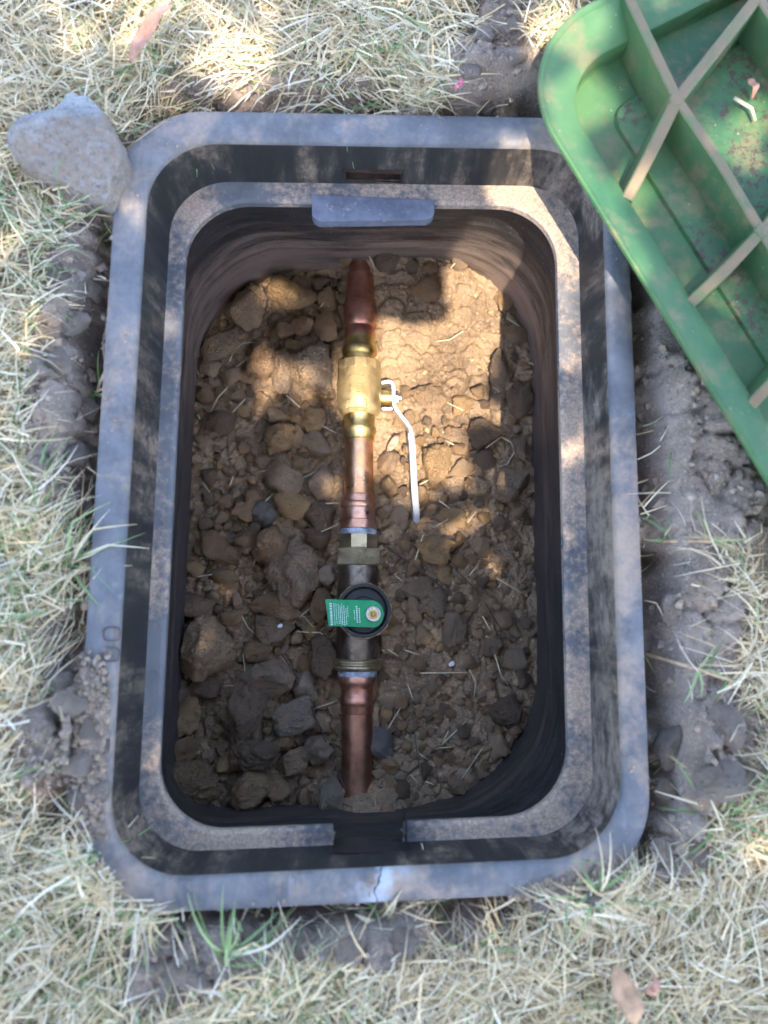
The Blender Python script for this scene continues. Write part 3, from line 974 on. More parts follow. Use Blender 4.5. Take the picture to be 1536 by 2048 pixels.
pipe_x0, pipe_x1 = P(672, 1000, ZP)[0], P(756, 1000, ZP)[0]
count = 0
tries = 0
while count < 290 and tries < 40000:
    tries += 1
    px, py = random.uniform(340, 1060), random.uniform(520, 1640)
    if px > 712 and random.random() < .45: continue
    if 735 < px < 1000 and 560 < py < 780: continue
    p = P(px, py, -.275)
    if inside(BOD, p[0], p[1]) > -.008 or pipe_x0 - .004 < p[0] < pipe_x1 + .004: continue
    r = (.0050 + .0095 * random.random() ** 2) * (1.0 if px < 712 else .95)
    if any((p[0] - a) ** 2 + (p[1] - b) ** 2 < (.80 * (r + c)) ** 2 for a, b, c in placed): continue
    placed.append((p[0], p[1], r)); count += 1
    rz = r * random.uniform(.7, .95)
    tint = random.choice(['brown', 'brown', 'tan', 'grey', 'orange', 'dark', 'tan'])
    ob = put_clod("small_clod", random.choice(CLOD_MESHES), p[0], p[1], soil_h([p[0]], [p[1]])[0] + rz * random.uniform(.4, .9), r * random.uniform(.85, 1.25), r, rz, random.uniform(0, 6.28), tint)
    zone, grp = clod_zone(px, py)
    tag(ob, f"small {TINT_WORD[tint]} clod {near_clod(px, py)}", "clod", "small clods on the box floor")


def crumbs(name, n, sampler, hfun, size, tints, label):
    base = np.array([(1, 0, 0), (-1, 0, 0), (0, 1, 0), (0, -1, 0), (0, 0, 1), (.6, .6, .5), (-.6, .6, .5), (.6, -.6, .5), (-.6, -.6, .5)], float)
    tri = np.array([(4, 5, 6), (4, 6, 8), (4, 8, 7), (4, 7, 5), (0, 2, 5), (2, 6, 5), (2, 1, 6), (1, 8, 6), (1, 3, 8), (3, 7, 8), (3, 0, 7), (0, 5, 7)])
    x, y = sampler(n); n = len(x)
    s = size[0] + (size[1] - size[0]) * RNG.random(n) ** 4
    a = RNG.uniform(0, 6.28, n)
    b = base[None] * (1 + RNG.normal(0, .26, (n, 9, 1))) * s[:, None, None] * np.array([1, 1, .8])
    c, sn = np.cos(a)[:, None], np.sin(a)[:, None]
    X = b[..., 0] * c - b[..., 1] * sn + x[:, None]; Y = b[..., 0] * sn + b[..., 1] * c + y[:, None]; Z = b[..., 2] + (hfun(x, y) + s * .1)[:, None]
    V = np.stack([X, Y, Z], -1).reshape(-1, 3)
    T = (tri[None] + (np.arange(n) * 9)[:, None, None]).reshape(-1, 3)
    col = np.repeat(np.array(tints)[RNG.integers(0, len(tints), n)] * RNG.uniform(.8, 1.2, (n, 1)), 9, 0)
    ob = np_mesh(name, V, T, M["crumb"], False, col)
    return tag(ob, label, "soil", None, "stuff")


def crumb_material():
    t = NT("crumb")
    a = t.n("ShaderNodeAttribute", attribute_name="tint")
    c = t.mix(t.ramp(t.noise(500, 3, .7), .4, .7, 0, .4), a.outputs["Color"], (.12, .09, .07))
    return t.done(c, .95, 0, t.bump(t.noise(500, 3, .7), .0008, .8), .15)


M["crumb"] = crumb_material()


def in_box(n):
    x = RNG.uniform(-.20, .21, n); y = RNG.uniform(-.30, .35, n)
    k = inside(BOD, x, y) < -.004
    lit = np.exp(-(((x - .09) / .06) ** 2 + ((y - .2) / .09) ** 2))
    k &= RNG.random(n) > .8 * lit
    return x[k], y[k]


crumbs("soil_crumbs", 9000, in_box, soil_h, (.0006, .0034), [tuple(.66 * v for v in TINT[k]) for k in ('tan', 'brown', 'grey', 'brown', 'orange', 'dark')], "fine soil crumbs scattered between the clods in the box")


def out_bare(n):
    x = RNG.uniform(-.42, .42, n); y = RNG.uniform(-.44, .50, n)
    k = (RNG.random(n) < bare_mask(x, y)) & (inside(RIM, x, y) > -.006)
    return x[k], y[k]


crumbs("lawn_soil_crumbs", 16000, out_bare, ground_h, (.0009, .0048), [(.27, .22, .185), (.33, .27, .225), (.21, .17, .14), (.36, .275, .20)], "loose grey soil crumbs on bare ground beside the box rim")

def on_rim(n):
    x = RNG.uniform(-.225, .235, n); y = RNG.uniform(-.30, .35, n)
    w = np.where(x < -.17, .55, .12) + .5 * lump(x, y, 1250, 1600, 40, 80)
    k = (inside(RIM, x, y) < -.004) & (inside(RIN, x, y) > .003) & (RNG.random(n) < w * sstep(-.1, .35, fbm(xy3(x, y, 26, 1.1), 2)))
    return x[k], y[k]


crumbs("rim_crumbs", 9000, on_rim, lambda x, y: np.full(len(x), .0012), (.0004, .0022), [(.33, .26, .20), (.40, .31, .235), (.24, .19, .15)], "crumbs of dry soil sprinkled on the flange of the valve box")

def spill(name, spots, n, label):
    """Loose crumbs heaped over the edge of the flange."""
    hx, hy = [], []
    for px, py, rx, ry, w in spots:
        c = P(px, py, 0); k = int(n * w)
        hx.append(c[0] + RNG.normal(0, .55, k) * plen(rx, c)); hy.append(c[1] + RNG.normal(0, .55, k) * plen(ry, c))
    hx, hy = np.concatenate(hx), np.concatenate(hy)
    ok = inside(RIN, hx, hy) > .004
    hx, hy = hx[ok], hy[ok]

    def hh(x, y):
        pile = sum(gauss(x, y, px, py, rx, ry, 0) for px, py, rx, ry, w in spots)
        b = np.where(inside(RIM, x, y) < 0, .0012, np.maximum(ground_h(x, y), -.03))
        return b + RNG.random(len(x)) * np.clip(pile, 0, 1) * .0035
    return crumbs(name, len(hx), lambda _n: (hx, hy), hh, (.0004, .0030), [(.24, .19, .152), (.29, .232, .188), (.19, .15, .118), (.31, .235, .165)], label)


spill("spilled_soil", [(165, 1400, 45, 70, .22), (190, 1370, 26, 50, .10), (185, 1490, 36, 80, .26), (205, 1440, 16, 60, .10), (195, 1590, 34, 60, .20), (120, 1500, 60, 110, .12)], 4600, "loose crumbly soil spilled over the left flange below the raised letters")
spill("heaped_soil", [(1170, 1785, 70, 26, .4), (1110, 1790, 60, 22, .3), (1220, 1760, 40, 34, .3)], 3800, "loose crumbly soil heaped over the front right corner of the flange")

# clods on the lawn beside the box
OUT = [("beside the left flange near the raised letters", [(150, 1405, 34), (186, 1355, 24), (190, 1460, 30), (118, 1370, 30), (172, 1528, 32), (206, 1402, 18), (162, 1595, 32), (80, 1440, 44), (208, 1495, 20), (206, 1580, 24)]),
       ("in the gap along the upper left flange", [(140, 640, 36), (165, 560, 26), (125, 730, 34), (160, 810, 28), (135, 900, 36), (170, 965, 22), (145, 1015, 28), (115, 560, 30)]),
       ("along the lower right flange", [(1350, 1490, 52), (1340, 1400, 34), (1410, 1550, 52), (1325, 1290, 32), (1355, 1215, 38), (1312, 1130, 22), (1430, 1440, 46), (1345, 1590, 30), (1470, 1560, 38)]),
       ("at the front right corner of the box", [(1330, 1720, 42), (1390, 1700, 34), (1290, 1770, 30), (1180, 1790, 32), (1130, 1788, 28), (1080, 1802, 24), (1215, 1762, 24), (1000, 1850, 26), (1060, 1855, 24)]),
       ("along the front flange of the box", [(500, 1885, 46), (600, 1900, 40), (700, 1880, 32), (800, 1870, 30), (400, 1925, 42), (345, 1965, 36), (880, 1862, 26)]),
       ("at the back of the box near the green lid", [(930, 170, 22), (985, 190, 20), (1020, 150, 24), (960, 110, 24), (1010, 90, 20), (900, 190, 18), (1040, 195, 16)])]
ORD = ["first", "second", "third", "fourth", "fifth", "sixth", "seventh", "eighth", "ninth", "tenth"]
for zone, items in OUT:
    side = 'left' if ('front' in zone or 'at the back' in zone) else 'top'
    items = sorted(items, key=lambda q: q[0] if side == 'left' else q[1])
    for oi_, (px, py, r) in enumerate(items):
        p = P(px, py, -.005); wr = plen(r, p); rz = wr * .62
        z = ground_h([p[0]], [p[1]])[0]
        if inside(RIM, p[0], p[1]) < 0: z = max(z, .0005)
        ob = put_clod("earth_lump", random.choice(CLOD_MESHES), p[0], p[1], z + rz * .35, wr * random.uniform(.9, 1.2), wr * random.uniform(.8, 1.05), rz, random.uniform(0, 6.28), random.choice(['grey', 'grey', 'pale', 'dark', 'brown']))
        k_ = random.uniform(.75, 1.15)
        ob.color = (.375 * k_, .325 * k_, .290 * k_, 1)
        tag(ob, f"{ORD[oi_]} earth lump from the {side}, {zone}", "earth lump", "earth lumps " + zone)

# ------------------------------------------------------------------ water line
line = thing("pipe_assembly", "horizontal copper water pipe assembly with two valves running through the box", "pipe assembly", tuple(P(713, 1024, ZP)))


def axis_at(py):
    return P(721 - 8 * (py - 560) / 1040, py, ZP)


def lathe(name, prof, mat, parent, sides=48, rot=0.0, xoff=0.0, smooth=40):
    """prof: rows (image row, apparent width in pixels) along the pipe."""
    V, F = [], []
    for py, w in prof:
        c = axis_at(py); r = plen(w, c) / 2
        if sides <= 8: r *= 1.03
        for k in range(sides):
            a = 2 * math.pi * (k + rot) / sides
            V.append((c[0] + xoff + r * math.cos(a), c[1], c[2] + r * math.sin(a)))
    n = len(prof)
    for i in range(n - 1):
        for k in range(sides):
            F.append((i * sides + k, (i + 1) * sides + k, (i + 1) * sides + (k + 1) % sides, i * sides + (k + 1) % sides))
    F.append(tuple(range(sides))); F.append(tuple((n - 1) * sides + k for k in range(sides))[::-1])
    ob = mesh_obj(name, V, F, mat)
    autosmooth(ob, smooth)
    ob.parent = parent
    ob.matrix_parent_inverse = Matrix.Translation(-Vector(line.location))
    return ob


lathe("copper_pipe", [(470, 44), (556, 44)], M["copper_old"], line)
f1 = lathe("reducing_coupling", [(551, 47), (553, 53), (598, 54), (606, 63), (610, 65), (650, 65), (655, 63), (657, 58), (660, 58), (662, 61), (680, 60)], M["copper_fit_old"], line)
lathe("copper_pipe", [(876, 57), (998, 58)], M["copper"], line)
lathe("threaded_coupling", [(990, 60), (992, 64), (1005, 65), (1007, 70), (1012, 72), (1016, 70), (1018, 65), (1040, 67), (1042, 75), (1058, 75), (1060, 70)], M["copper_fit"], line)
lathe("thread_seal", [(1058, 70), (1060, 73), (1069, 73), (1072, 70)], M["sealant"], line)
lathe("bushing", [(1069, 70), (1071, 77), (1097, 77), (1099, 74)], M["brass_pale"], line, 8, .5, smooth=25)
lathe("union_nut", [(1097, 84), (1099, 92), (1130, 92), (1133, 84)], M["brass_pale"], line, 6, .5, smooth=25)
lathe("thread_seal", [(1339, 76), (1342, 78), (1352, 78), (1356, 74)], M["sealant"], line)
lathe("threaded_coupling", [(1350, 76), (1353, 79), (1366, 76), (1372, 68), (1390, 66), (1396, 72), (1402, 73), (1407, 70), (1411, 66), (1422, 66), (1426, 63)], M["copper_fit_old"], line)
lathe("copper_pipe", [(1420, 62), (1700, 62)], M["copper_old"], line)

# ball valve: body with press ends, collar, stem, lever, nut, panel
bv = lathe("ball_valve", [(729, 70), (733, 82), (752, 85), (775, 88), (800, 88), (818, 86), (826, 80), (832, 66)], M["brass_cast"], line)


def sub(ob, parent):
    ob.parent = parent
    ob.matrix_parent_inverse = (parent.matrix_parent_inverse.copy() if False else Matrix.Identity(4))
    return ob


def bvpart(name, prof, mat, sides=48, rot=0.0, smooth=40):
    ob = lathe(name, prof, mat, line, sides, rot, smooth=smooth)
    ob.parent = bv; ob.matrix_parent_inverse = Matrix.Identity(4)
    return ob


# children of a part share its frame: vertices are in world space and the part sits at the origin
bvpart("press_end", [(676, 58), (677, 61), (692, 62), (695, 66), (699, 69), (706, 70), (711, 68), (714, 62), (728, 63), (730, 70)], M["brass"])
bvpart("press_end", [(828, 66), (832, 62), (853, 63), (857, 68), (861, 69), (866, 67), (869, 62), (880, 61), (882, 57)], M["brass"])
bvpart("hex_collar", [(724, 74), (727, 85), (744, 86), (747, 82)], M["brass_cast"], 12, .5, 20)
stem_c = P(757, 795, ZP)


def cyl_x(name, x0, x1, c, r, mat, parent, sides=32, bevel=0.0006):
    V, F = [], []
    prof = [(x0, r - bevel), (x0 + bevel, r), (x1 - bevel, r), (x1, r - bevel)]
    for x, rr_ in prof:
        for k in range(sides):
            a = 2 * math.pi * (k + .5) / sides
            V.append((x, c[1] + rr_ * math.cos(a), c[2] + rr_ * math.sin(a)))
    for i in range(3):
        for k in range(sides):
            F.append((i * sides + k, i * sides + (k + 1) % sides, (i + 1) * sides + (k + 1) % sides, (i + 1) * sides + k))
    F.append(tuple(range(sides))[::-1]); F.append(tuple(3 * sides + k for k in range(sides)))
    ob = mesh_obj(name, V, F, mat, parent)
    return autosmooth(ob, 30)


sx = lambda px: P(px, 795, ZP)[0]
cyl_x("stem_boss", sx(740), sx(761), stem_c, plen(21, stem_c), M["brass_cast"], bv)
cyl_x("stem", sx(760), sx(785), stem_c, plen(16, stem_c), M["brass"], bv)
cyl_x("nut", sx(788), sx(797), stem_c, plen(12.5, stem_c), M["steel"], bv, 6)
cyl_x("bolt_end", sx(796), sx(803), stem_c, plen(7, stem_c), M["steel"], bv, 20)


def strip(name, path, half_w, th, mat, parent, zc):
    """A flat bar on edge: a path in plan, its width standing upright."""
    V, F = [], []
    n = len(path)
    for i, (x, y) in enumerate(path):
        a = Vector(path[max(i - 1, 0)]); b = Vector(path[min(i + 1, n - 1)]); t = (b - a).normalized(); nn = Vector((-t.y, t.x))
        hw = half_w[i] if hasattr(half_w, '__len__') else half_w
        for s, z in ((-1, -1), (1, -1), (1, 1), (-1, 1)):
            V.append((x + nn.x * th / 2 * s, y + nn.y * th / 2 * s, zc + z * hw))
    for i in range(n - 1):
        for k in range(4):
            F.append((i * 4 + k, i * 4 + (k + 1) % 4, (i + 1) * 4 + (k + 1) % 4, (i + 1) * 4 + k))
    F.append((3, 2, 1, 0)); F.append(tuple((n - 1) * 4 + k for k in range(4)))
    ob = mesh_obj(name, V, F, mat, parent)
    bm = bmesh.new(); bm.from_mesh(ob.data)
    bmesh.ops.recalc_face_normals(bm, faces=bm.faces[:])
    bmesh.ops.bevel(bm, geom=[e for e in bm.edges if e.calc_face_angle(0) > .9], offset=th * .22, segments=2, affect='EDGES')
    bm.to_mesh(ob.data); bm.free()
    return autosmooth(ob, 50)


xy = lambda px, py, z=ZP + .008: tuple(P(px, py, z)[:2])
th = plen(7, stem_c)
strip("lever", [xy(762, 769), xy(776, 766), xy(783, 768), xy(786, 776), xy(787, 800), xy(788, 815), xy(793, 824), xy(814, 850), xy(820, 860), xy(822, 876)], .0095, th, M["steel"], bv, ZP + .006)
strip("lever_tab", [xy(763, 819), xy(785, 819)], .0065, th * .8, M["steel"], bv, ZP + .006)
strip("lever_sleeve", [xy(820, 866), xy(823, 890), xy(828, 985), xy(832, 1030), xy(832.5, 1046)], [.0098, .0105, .0105, .0100, .006], plen(12, stem_c), M["sleeve"], bv, ZP + .007)
# raised cast panel with a frame on the lower body, and cast marks
pc = P(713, 828 - 20, ZP)
rbody = plen(88, pc) / 2


def on_body(px, py, lift=0.0):
    c = axis_at(py); x = P(px, py, ZP + rbody * .95)[0] - c[0]
    r = rbody + lift
    return (c[0] + x, c[1], c[2] + math.sqrt(max(1e-8, r * r - x * x)))


def cast_bar(a, b, w, parent, name="cast_mark", lift=.0006):
    pts = [on_body(a[0] + (b[0] - a[0]) * k / 5, a[1] + (b[1] - a[1]) * k / 5, lift) for k in range(6)]
    return tube(name, pts, plen(w, pc) / 2, M["brass_cast"], parent, 6)


for a, b in (((694, 810), (732, 810)), ((732, 810), (733, 828)), ((733, 828), (693, 828)), ((693, 828), (694, 810))):
    cast_bar(a, b, 2.4, bv, "panel_frame", -.0008)
for row in range(4):
    y0 = 782 + row * 5.5
    cast_bar((700 - row, y0 + 2), (716, y0 - 2), 1.6, bv)
    cast_bar((716, y0 - 2), (734, y0 + 4), 1.6, bv)
cast_bar((698, 764), (728, 764), 1.4, bv)

# check valve: body, threaded ring, bonnet ring, cap, bolt
cv = lathe("check_valve", [(1128, 76), (1134, 80), (1160, 81), (1200, 84), (1250, 84), (1290, 83), (1318, 82), (1322, 78)], M["bronze"], line)


def cvpart(name, prof, mat, sides=48):
    ob = lathe(name, prof, mat, line, sides)
    ob.parent = cv; ob.matrix_parent_inverse = Matrix.Identity(4)
    return ob


cvpart("threaded_ring", [(1317, 88), (1319, 95), (1322, 92), (1324, 95), (1327, 92), (1329, 95), (1332, 92), (1335, 95), (1338, 92), (1341, 86)], M["brass_pale"])
ZB = ZP + .034
bc = P(728, 1221, ZB)


def disc_stack(name, prof, c, mat, parent, sides=48):
    V, F = [], []
    for r, z in prof:
        for k in range(sides):
            a = 2 * math.pi * (k + .5) / sides
            V.append((c[0] + r * math.cos(a), c[1] + r * math.sin(a), z))
    n = len(prof)
    for i in range(n - 1):
        for k in range(sides):
            F.append((i * sides + k, i * sides + (k + 1) % sides, (i + 1) * sides + (k + 1) % sides, (i + 1) * sides + k))
    F.append(tuple((n - 1) * sides + k for k in range(sides)))
    ob = mesh_obj(name, V, F, mat, parent)
    return autosmooth(ob, 35)


rb = plen(57, bc)
disc_stack("bonnet", [(rb * .97, ZP - .005), (rb * .97, ZB - .010), (rb, ZB - .009), (rb, ZB - .0035), (rb * .985, ZB - .0025), (rb * .955, ZB - .0028), (rb * .95, ZB - .016)], bc, M["brass_pale"], cv, 16)
disc_stack("bonnet_cap", [(rb * .945, ZB - .010), (rb * .945, ZB - .001), (rb * .93, ZB), (rb * .84, ZB), (rb * .81, ZB - .0015), (rb * .80, ZB - .0055), (rb * .76, ZB - .0065), (rb * .50, ZB - .006), (rb * .46, ZB - .003), (rb * .43, ZB - .0025)], bc, M["cap_black"], cv, 64)
bolt_c = P(747, 1228, ZB + .006)
rbt = plen(15, bolt_c)
disc_stack("washer", [(rbt * 1.05, ZB - .004), (rbt * 1.05, ZB + .0045), (rbt * .98, ZB + .005), (rbt * .70, ZB + .005), (rbt * .68, ZB + .004)], bolt_c, M["steel"], cv, 32)
disc_stack("bolt", [(rbt * .66, ZB), (rbt * .66, ZB + .0065), (rbt * .5, ZB + .007), (rbt * .34, ZB + .0068), (rbt * .34, ZB + .0085), (rbt * .28, ZB + .009)], bolt_c, M["brass"], cv, 28)

# green tag held under the bolt
tag_root = thing("identification_tag", "bright green plastic tag with fine pale print under the bolt of the black valve cap", "tag", tuple(P(712, 1226, ZB)))
NTG = 26
V, F = [], []
zt = lambda t: ZB + .0012 + .0022 * math.sin(t * 3.0) - .0035 * max(0, t - .6)
edge_top = [(768, 1224), (764, 1211), (757, 1204), (747, 1201)]
rows = []
for k in range(NTG + 1):
    t = k / NTG
    px = 768 - t * 114
    if px > 743:
        q = (px - 743) / 25.0; h = 27 * math.sqrt(max(0.0, 1 - q * q)) + .4
    else: h = 27
    sk = -2.5 * t
    cyp = 1228.5 - 3.0 * t
    a = P(px + (3.5 * t), cyp + h - 0.0 + sk * .2, zt(t)); b = P(px - 3.5 * t * 1.0, cyp - h, zt(t))
    rows.append((a, b))
for a, b in rows: V += [tuple(a), tuple(b)]
n2 = len(V)
V += [(x, y, z - .0007) for x, y, z in V]
for k in range(NTG):
    F.append((2 * k, 2 * k + 1, 2 * k + 3, 2 * k + 2)); F.append((n2 + 2 * k, n2 + 2 * k + 2, n2 + 2 * k + 3, n2 + 2 * k + 1))
    F.append((2 * k, 2 * k + 2, n2 + 2 * k + 2, n2 + 2 * k)); F.append((2 * k + 1, n2 + 2 * k + 1, n2 + 2 * k + 3, 2 * k + 3))
F.append((2 * NTG, 2 * NTG + 1, n2 + 2 * NTG + 1, n2 + 2 * NTG))
o = mesh_obj("tag_strip", V, F, M["tag_green"]); autosmooth(o, 40); into(o, tag_root)


def tag_pt(px, py, lift=.0004):
    t = (768 - px) / 114.0
    return tuple(P(px, py, zt(t) + lift))


V, F = [], []
rg = random.Random(5)
for px, w, y0, y1 in ((662.5, 4.4, 1206, 1247), (669, 1.3, 1206, 1248), (673, 1.3, 1207, 1248), (677.5, 1.4, 1208, 1247), (681, 1.6, 1211, 1247), (684.5, 1.7, 1207, 1249), (688.5, 1.8, 1211, 1249), (692.5, 1.6, 1216, 1249), (696, 1.5, 1212, 1232), (714, 2.6, 1212, 1246), (719, 2.0, 1216, 1244), (709, 1.6, 1220, 1240)):
    y = y0
    while y < y1:
        ln = rg.uniform(1.6, 4.2)
        b = len(V); sk = (y - 1228) * -.06 * -1
        V += [tag_pt(px - w / 2 + sk, y), tag_pt(px + w / 2 + sk, y), tag_pt(px + w / 2 + sk, y + ln), tag_pt(px - w / 2 + sk, y + ln)]
        F.append((b, b + 3, b + 2, b + 1)); y += ln + rg.uniform(.7, 1.4)
o = mesh_obj("print", V, F, M["print"]); into(o, tag_root); o["kind"] = "stuff"

# ------------------------------------------------------------------ lid
lid = thing("valve_box_cover", "green plastic valve box lid lying upside down, its ribbed underside showing", "lid", tuple(A + LU * (LID_L / 2 - LID_R) + LV * LID_S / 2 + np.array([0, 0, -ZL])))
tilt = math.radians(1.2)


def lid_pt(u, v, z):
    """u along the long edge from the corner's tangent point, v inwards, z above the plate's resting face."""
    return tuple(A + LU * u + LV * v + np.array([0, 0, z - ZL + .008 + math.sin(tilt) * v]))


def lid_ring(e, z, nc=20, ns=24):
    r = max(.02, LID_R - e); a = LID_L / 2 - e; b = LID_S / 2 - e
    pts = []
    for cx_, cy_, a0 in ((a - r, b - r, 0), (-(a - r), b - r, 90), (-(a - r), -(b - r), 180), (a - r, -(b - r), 270)):
        for k in range(nc + 1):
            an = math.radians(a0 + 90 * k / nc)
            pts.append((cx_ + r * math.cos(an), cy_ + r * math.sin(an)))
    return [lid_pt(x + LID_L / 2 - LID_R, y + LID_S / 2, z) for x, y in pts]


def lid_loft(name, prof, mat, fill=False):
    rings = [lid_ring(e, z) for e, z in prof]
    n = len(rings[0]); V = [p for r in rings for p in r]; F = []
    for i in range(len(rings) - 1):
        for k in range(n): F.append((i * n + k, i * n + (k + 1) % n, (i + 1) * n + (k + 1) % n, (i + 1) * n + k))
    if fill: F.append(tuple((len(rings) - 1) * n + k for k in range(n)))
    o = mesh_obj(name, V, F, mat); autosmooth(o, 30)
    return into(o, lid)


HZ = ZL - .008
lid_loft("flange", [(.036, -.004), (.034, .001), (.004, HZ - .008), (.0, HZ - .003), (.0006, HZ - .0008), (.0022, HZ), (.0038, HZ - .0008), (.006, HZ - .004), (.020, HZ - .0105), (.034, HZ - .0145), (.0362, HZ - .0165), (.0368, HZ - .020), (.0372, .010)], M["lid_flange"])
lid_loft("plate", [(.036, -.004), (.06, -.005)], M["lid_flange"], True)
lid_loft("gutter", [(.0372, .011), (.0385, .0085), (.074, .0075)], M["lid_flange"])
lid_loft("panel", [(.074, .0070), (.0755, .0105), (.0775, .0115), (.12, .0117)], M["lid_panel"], True)


def rib(pts_px, w=.0088, ztop=HZ, zend=None, name="rib"):
    pts = [P(px, py, ZL - .001) for px, py in pts_px]
    dens = []
    for a, b in zip(pts, pts[1:]):
        m = 6
        for k in range(m): dens.append(a + (b - a) * k / m)
    dens.append(pts[-1])
    V, F = [], []
    n = len(dens)
    for i, p in enumerate(dens):
        t = Vector((dens[min(i + 1, n - 1)] - dens[max(i - 1, 0)])); t.z = 0; t.normalize(); nn = Vector((-t.y, t.x, 0))
        u = float((p - A) @ LU); v = float((p - A) @ LV)
        zt_ = ztop if zend is None else ztop + (zend - ztop) * (i / (n - 1)) ** 1.6
        for s, z in ((-.75, .009), (-.5, zt_ - .0012), (-.36, zt_), (.36, zt_), (.5, zt_ - .0012), (.75, .009)):
            q = Vector(lid_pt(u, v, z)) + nn * (w * s)
            V.append(q)
    for i in range(n - 1):
        for k in range(5): F.append((i * 6 + k, (i + 1) * 6 + k, (i + 1) * 6 + k + 1, i * 6 + k + 1))
    F.append(tuple(range(6))); F.append(tuple((n - 1) * 6 + k for k in range(6))[::-1])
    o = mesh_obj(name, V, F, M["lid_rib"])
    bm = bmesh.new(); bm.from_mesh(o.data); bmesh.ops.recalc_face_normals(bm, faces=bm.faces[:]); bm.to_mesh(o.data); bm.free()
    autosmooth(o, 30)
    return into(o, lid)


rib([(1352, 200), (1262, 12), (1225, -70)], .0088)
rib([(1350, 207), (1306, 300), (1266, 380)], .0098, HZ, HZ - .014)
rib([(1354, 200), (1512, 0), (1600, -110)], .0095)
rib([(1355, 205), (1440, 332), (1520, 464), (1640, 650), (1720, 770)])
rib([(1520, 466), (1462, 530), (1396, 592)], .0090, HZ, HZ - .014)
rib([(1524, 462), (1640, 330), (1800, 150)], .009)
rib([(1640, 652), (1580, 730), (1516, 805)], .0090, HZ, HZ - .014)
rib([(1512, 2), (1640, 200), (1790, 440)])
for px, py in ((1350, 203), (1521, 464)):
    c = P(px, py, ZL); u = float((c - A) @ LU); v = float((c - A) @ LV); q = lid_pt(u, v, HZ)
    into(disc_stack("rib_boss", [(.0062, .008), (.0062, q[2] - .001), (.0050, q[2] + .0008), (.002, q[2] + .0010)], q, M["lid_rib"], None, 20), lid)

# ------------------------------------------------------------------ broken concrete
outline = [(20, 275), (38, 258), (62, 243), (90, 236), (115, 226), (128, 203), (138, 178), (150, 170), (162, 178), (184, 180), (202, 196), (222, 226), (244, 262), (262, 306), (250, 330), (238, 350), (222, 392), (196, 382), (160, 366), (120, 352), (82, 334), (48, 318), (30, 300)]
op = np.array([P(a, b, .030)[:2] for a, b in outline]); oc = np.array(P(148, 280, .030)[:2])
NA, NR = 160, 40
th_ = np.linspace(-math.pi, math.pi, NA, endpoint=False)
rad_i = np.full(NA, 1e9)
for i in range(NA):
    dv = np.array([math.cos(th_[i]), math.sin(th_[i])])
    for a, b in zip(op, np.roll(op, -1, 0)):
        e = b - a; den = dv[0] * e[1] - dv[1] * e[0]
        if abs(den) < 1e-12: continue
        w = a - oc
        tt = (w[0] * e[1] - w[1] * e[0]) / den; uu = (w[0] * dv[1] - w[1] * dv[0]) / den
        if tt > 0 and -1e-6 <= uu <= 1 + 1e-6: rad_i[i] = min(rad_i[i], tt)
V = [(0, 0, .036)]; F = []
for j in range(1, NR + 1):
    q_ = j / NR
    if q_ <= .75: rr_, zz = q_ / .75 * .97, .036 - .005 * (q_ / .75) ** 4
    else: q = (q_ - .75) / .25; rr_, zz = .97 + .05 * math.sin(q * 3.0), .031 - .066 * q
    for i in range(NA): V.append((math.cos(th_[i]) * rad_i[i] * rr_, math.sin(th_[i]) * rad_i[i] * rr_, zz))
V = np.array(V)
up_ = V[:, 2] > 0
# two broken facets meeting along a ridge
V[:, 2] += np.where(up_, np.minimum(.006, .35 * (V[:, 1] - .004)) * (V[:, 1] < .02) + np.where(V[:, 1] >= .004, -.30 * (V[:, 1] - .004), 0), 0)
V += np.c_[.0028 * fbm(V * 70, 4), .0028 * fbm(V * 70 + 9, 4), .0060 * fbm(V * 38 + 4, 5, .6)]
for i in range(NA): F.append((0, 1 + i, 1 + (i + 1) % NA))
for j in range(NR - 1):
    for i in range(NA): F.append((1 + j * NA + i, 1 + (j + 1) * NA + i, 1 + (j + 1) * NA + (i + 1) % NA, 1 + j * NA + (i + 1) % NA))
o = mesh_obj("concrete_chunk", V, F, M["concrete"], None, True)
o.location = (oc[0] - .006, oc[1] + .002, .0)
tag(o, "broken chunk of pale grey concrete lying on the grass against the box corner", "concrete chunk")


# ------------------------------------------------------------------ dead leaves, bits
def dead_leaf(a, b, w, z, mat, label, fold=.25, cat="leaf", name="dead_leaf"):
    pa, pb = Vector(P(*a, z)), Vector(P(*b, z))
    d = pb - pa; L = d.length; d.normalize(); s = Vector((-d.y, d.x, 0)); wm = plen(w, pa) / 2
    V, F = [], []
    N = 14
    for k in range(N + 1):
        t = k / N; ww = wm * (math.sin(math.pi * t ** .8) ** .75) + .0003
        c = pa + d * (L * t) + Vector((0, 0, .006 * math.sin(t * 3.1) + .002 * math.sin(t * 11)))
        for q in (-1, -.5, 0, .5, 1):
            V.append(c + s * (ww * q) + Vector((0, 0, abs(q) * ww * fold + .0008 * math.sin(9 * t + 3 * q))))
    for k in range(N):
        for j in range(4): F.append((k * 5 + j, k * 5 + j + 1, (k + 1) * 5 + j + 1, (k + 1) * 5 + j))
    ob = mesh_obj(name, V, F, mat, None, True)
    md = ob.modifiers.new("thickness", 'SOLIDIFY'); md.thickness = .0005
    return tag(ob, label, cat)


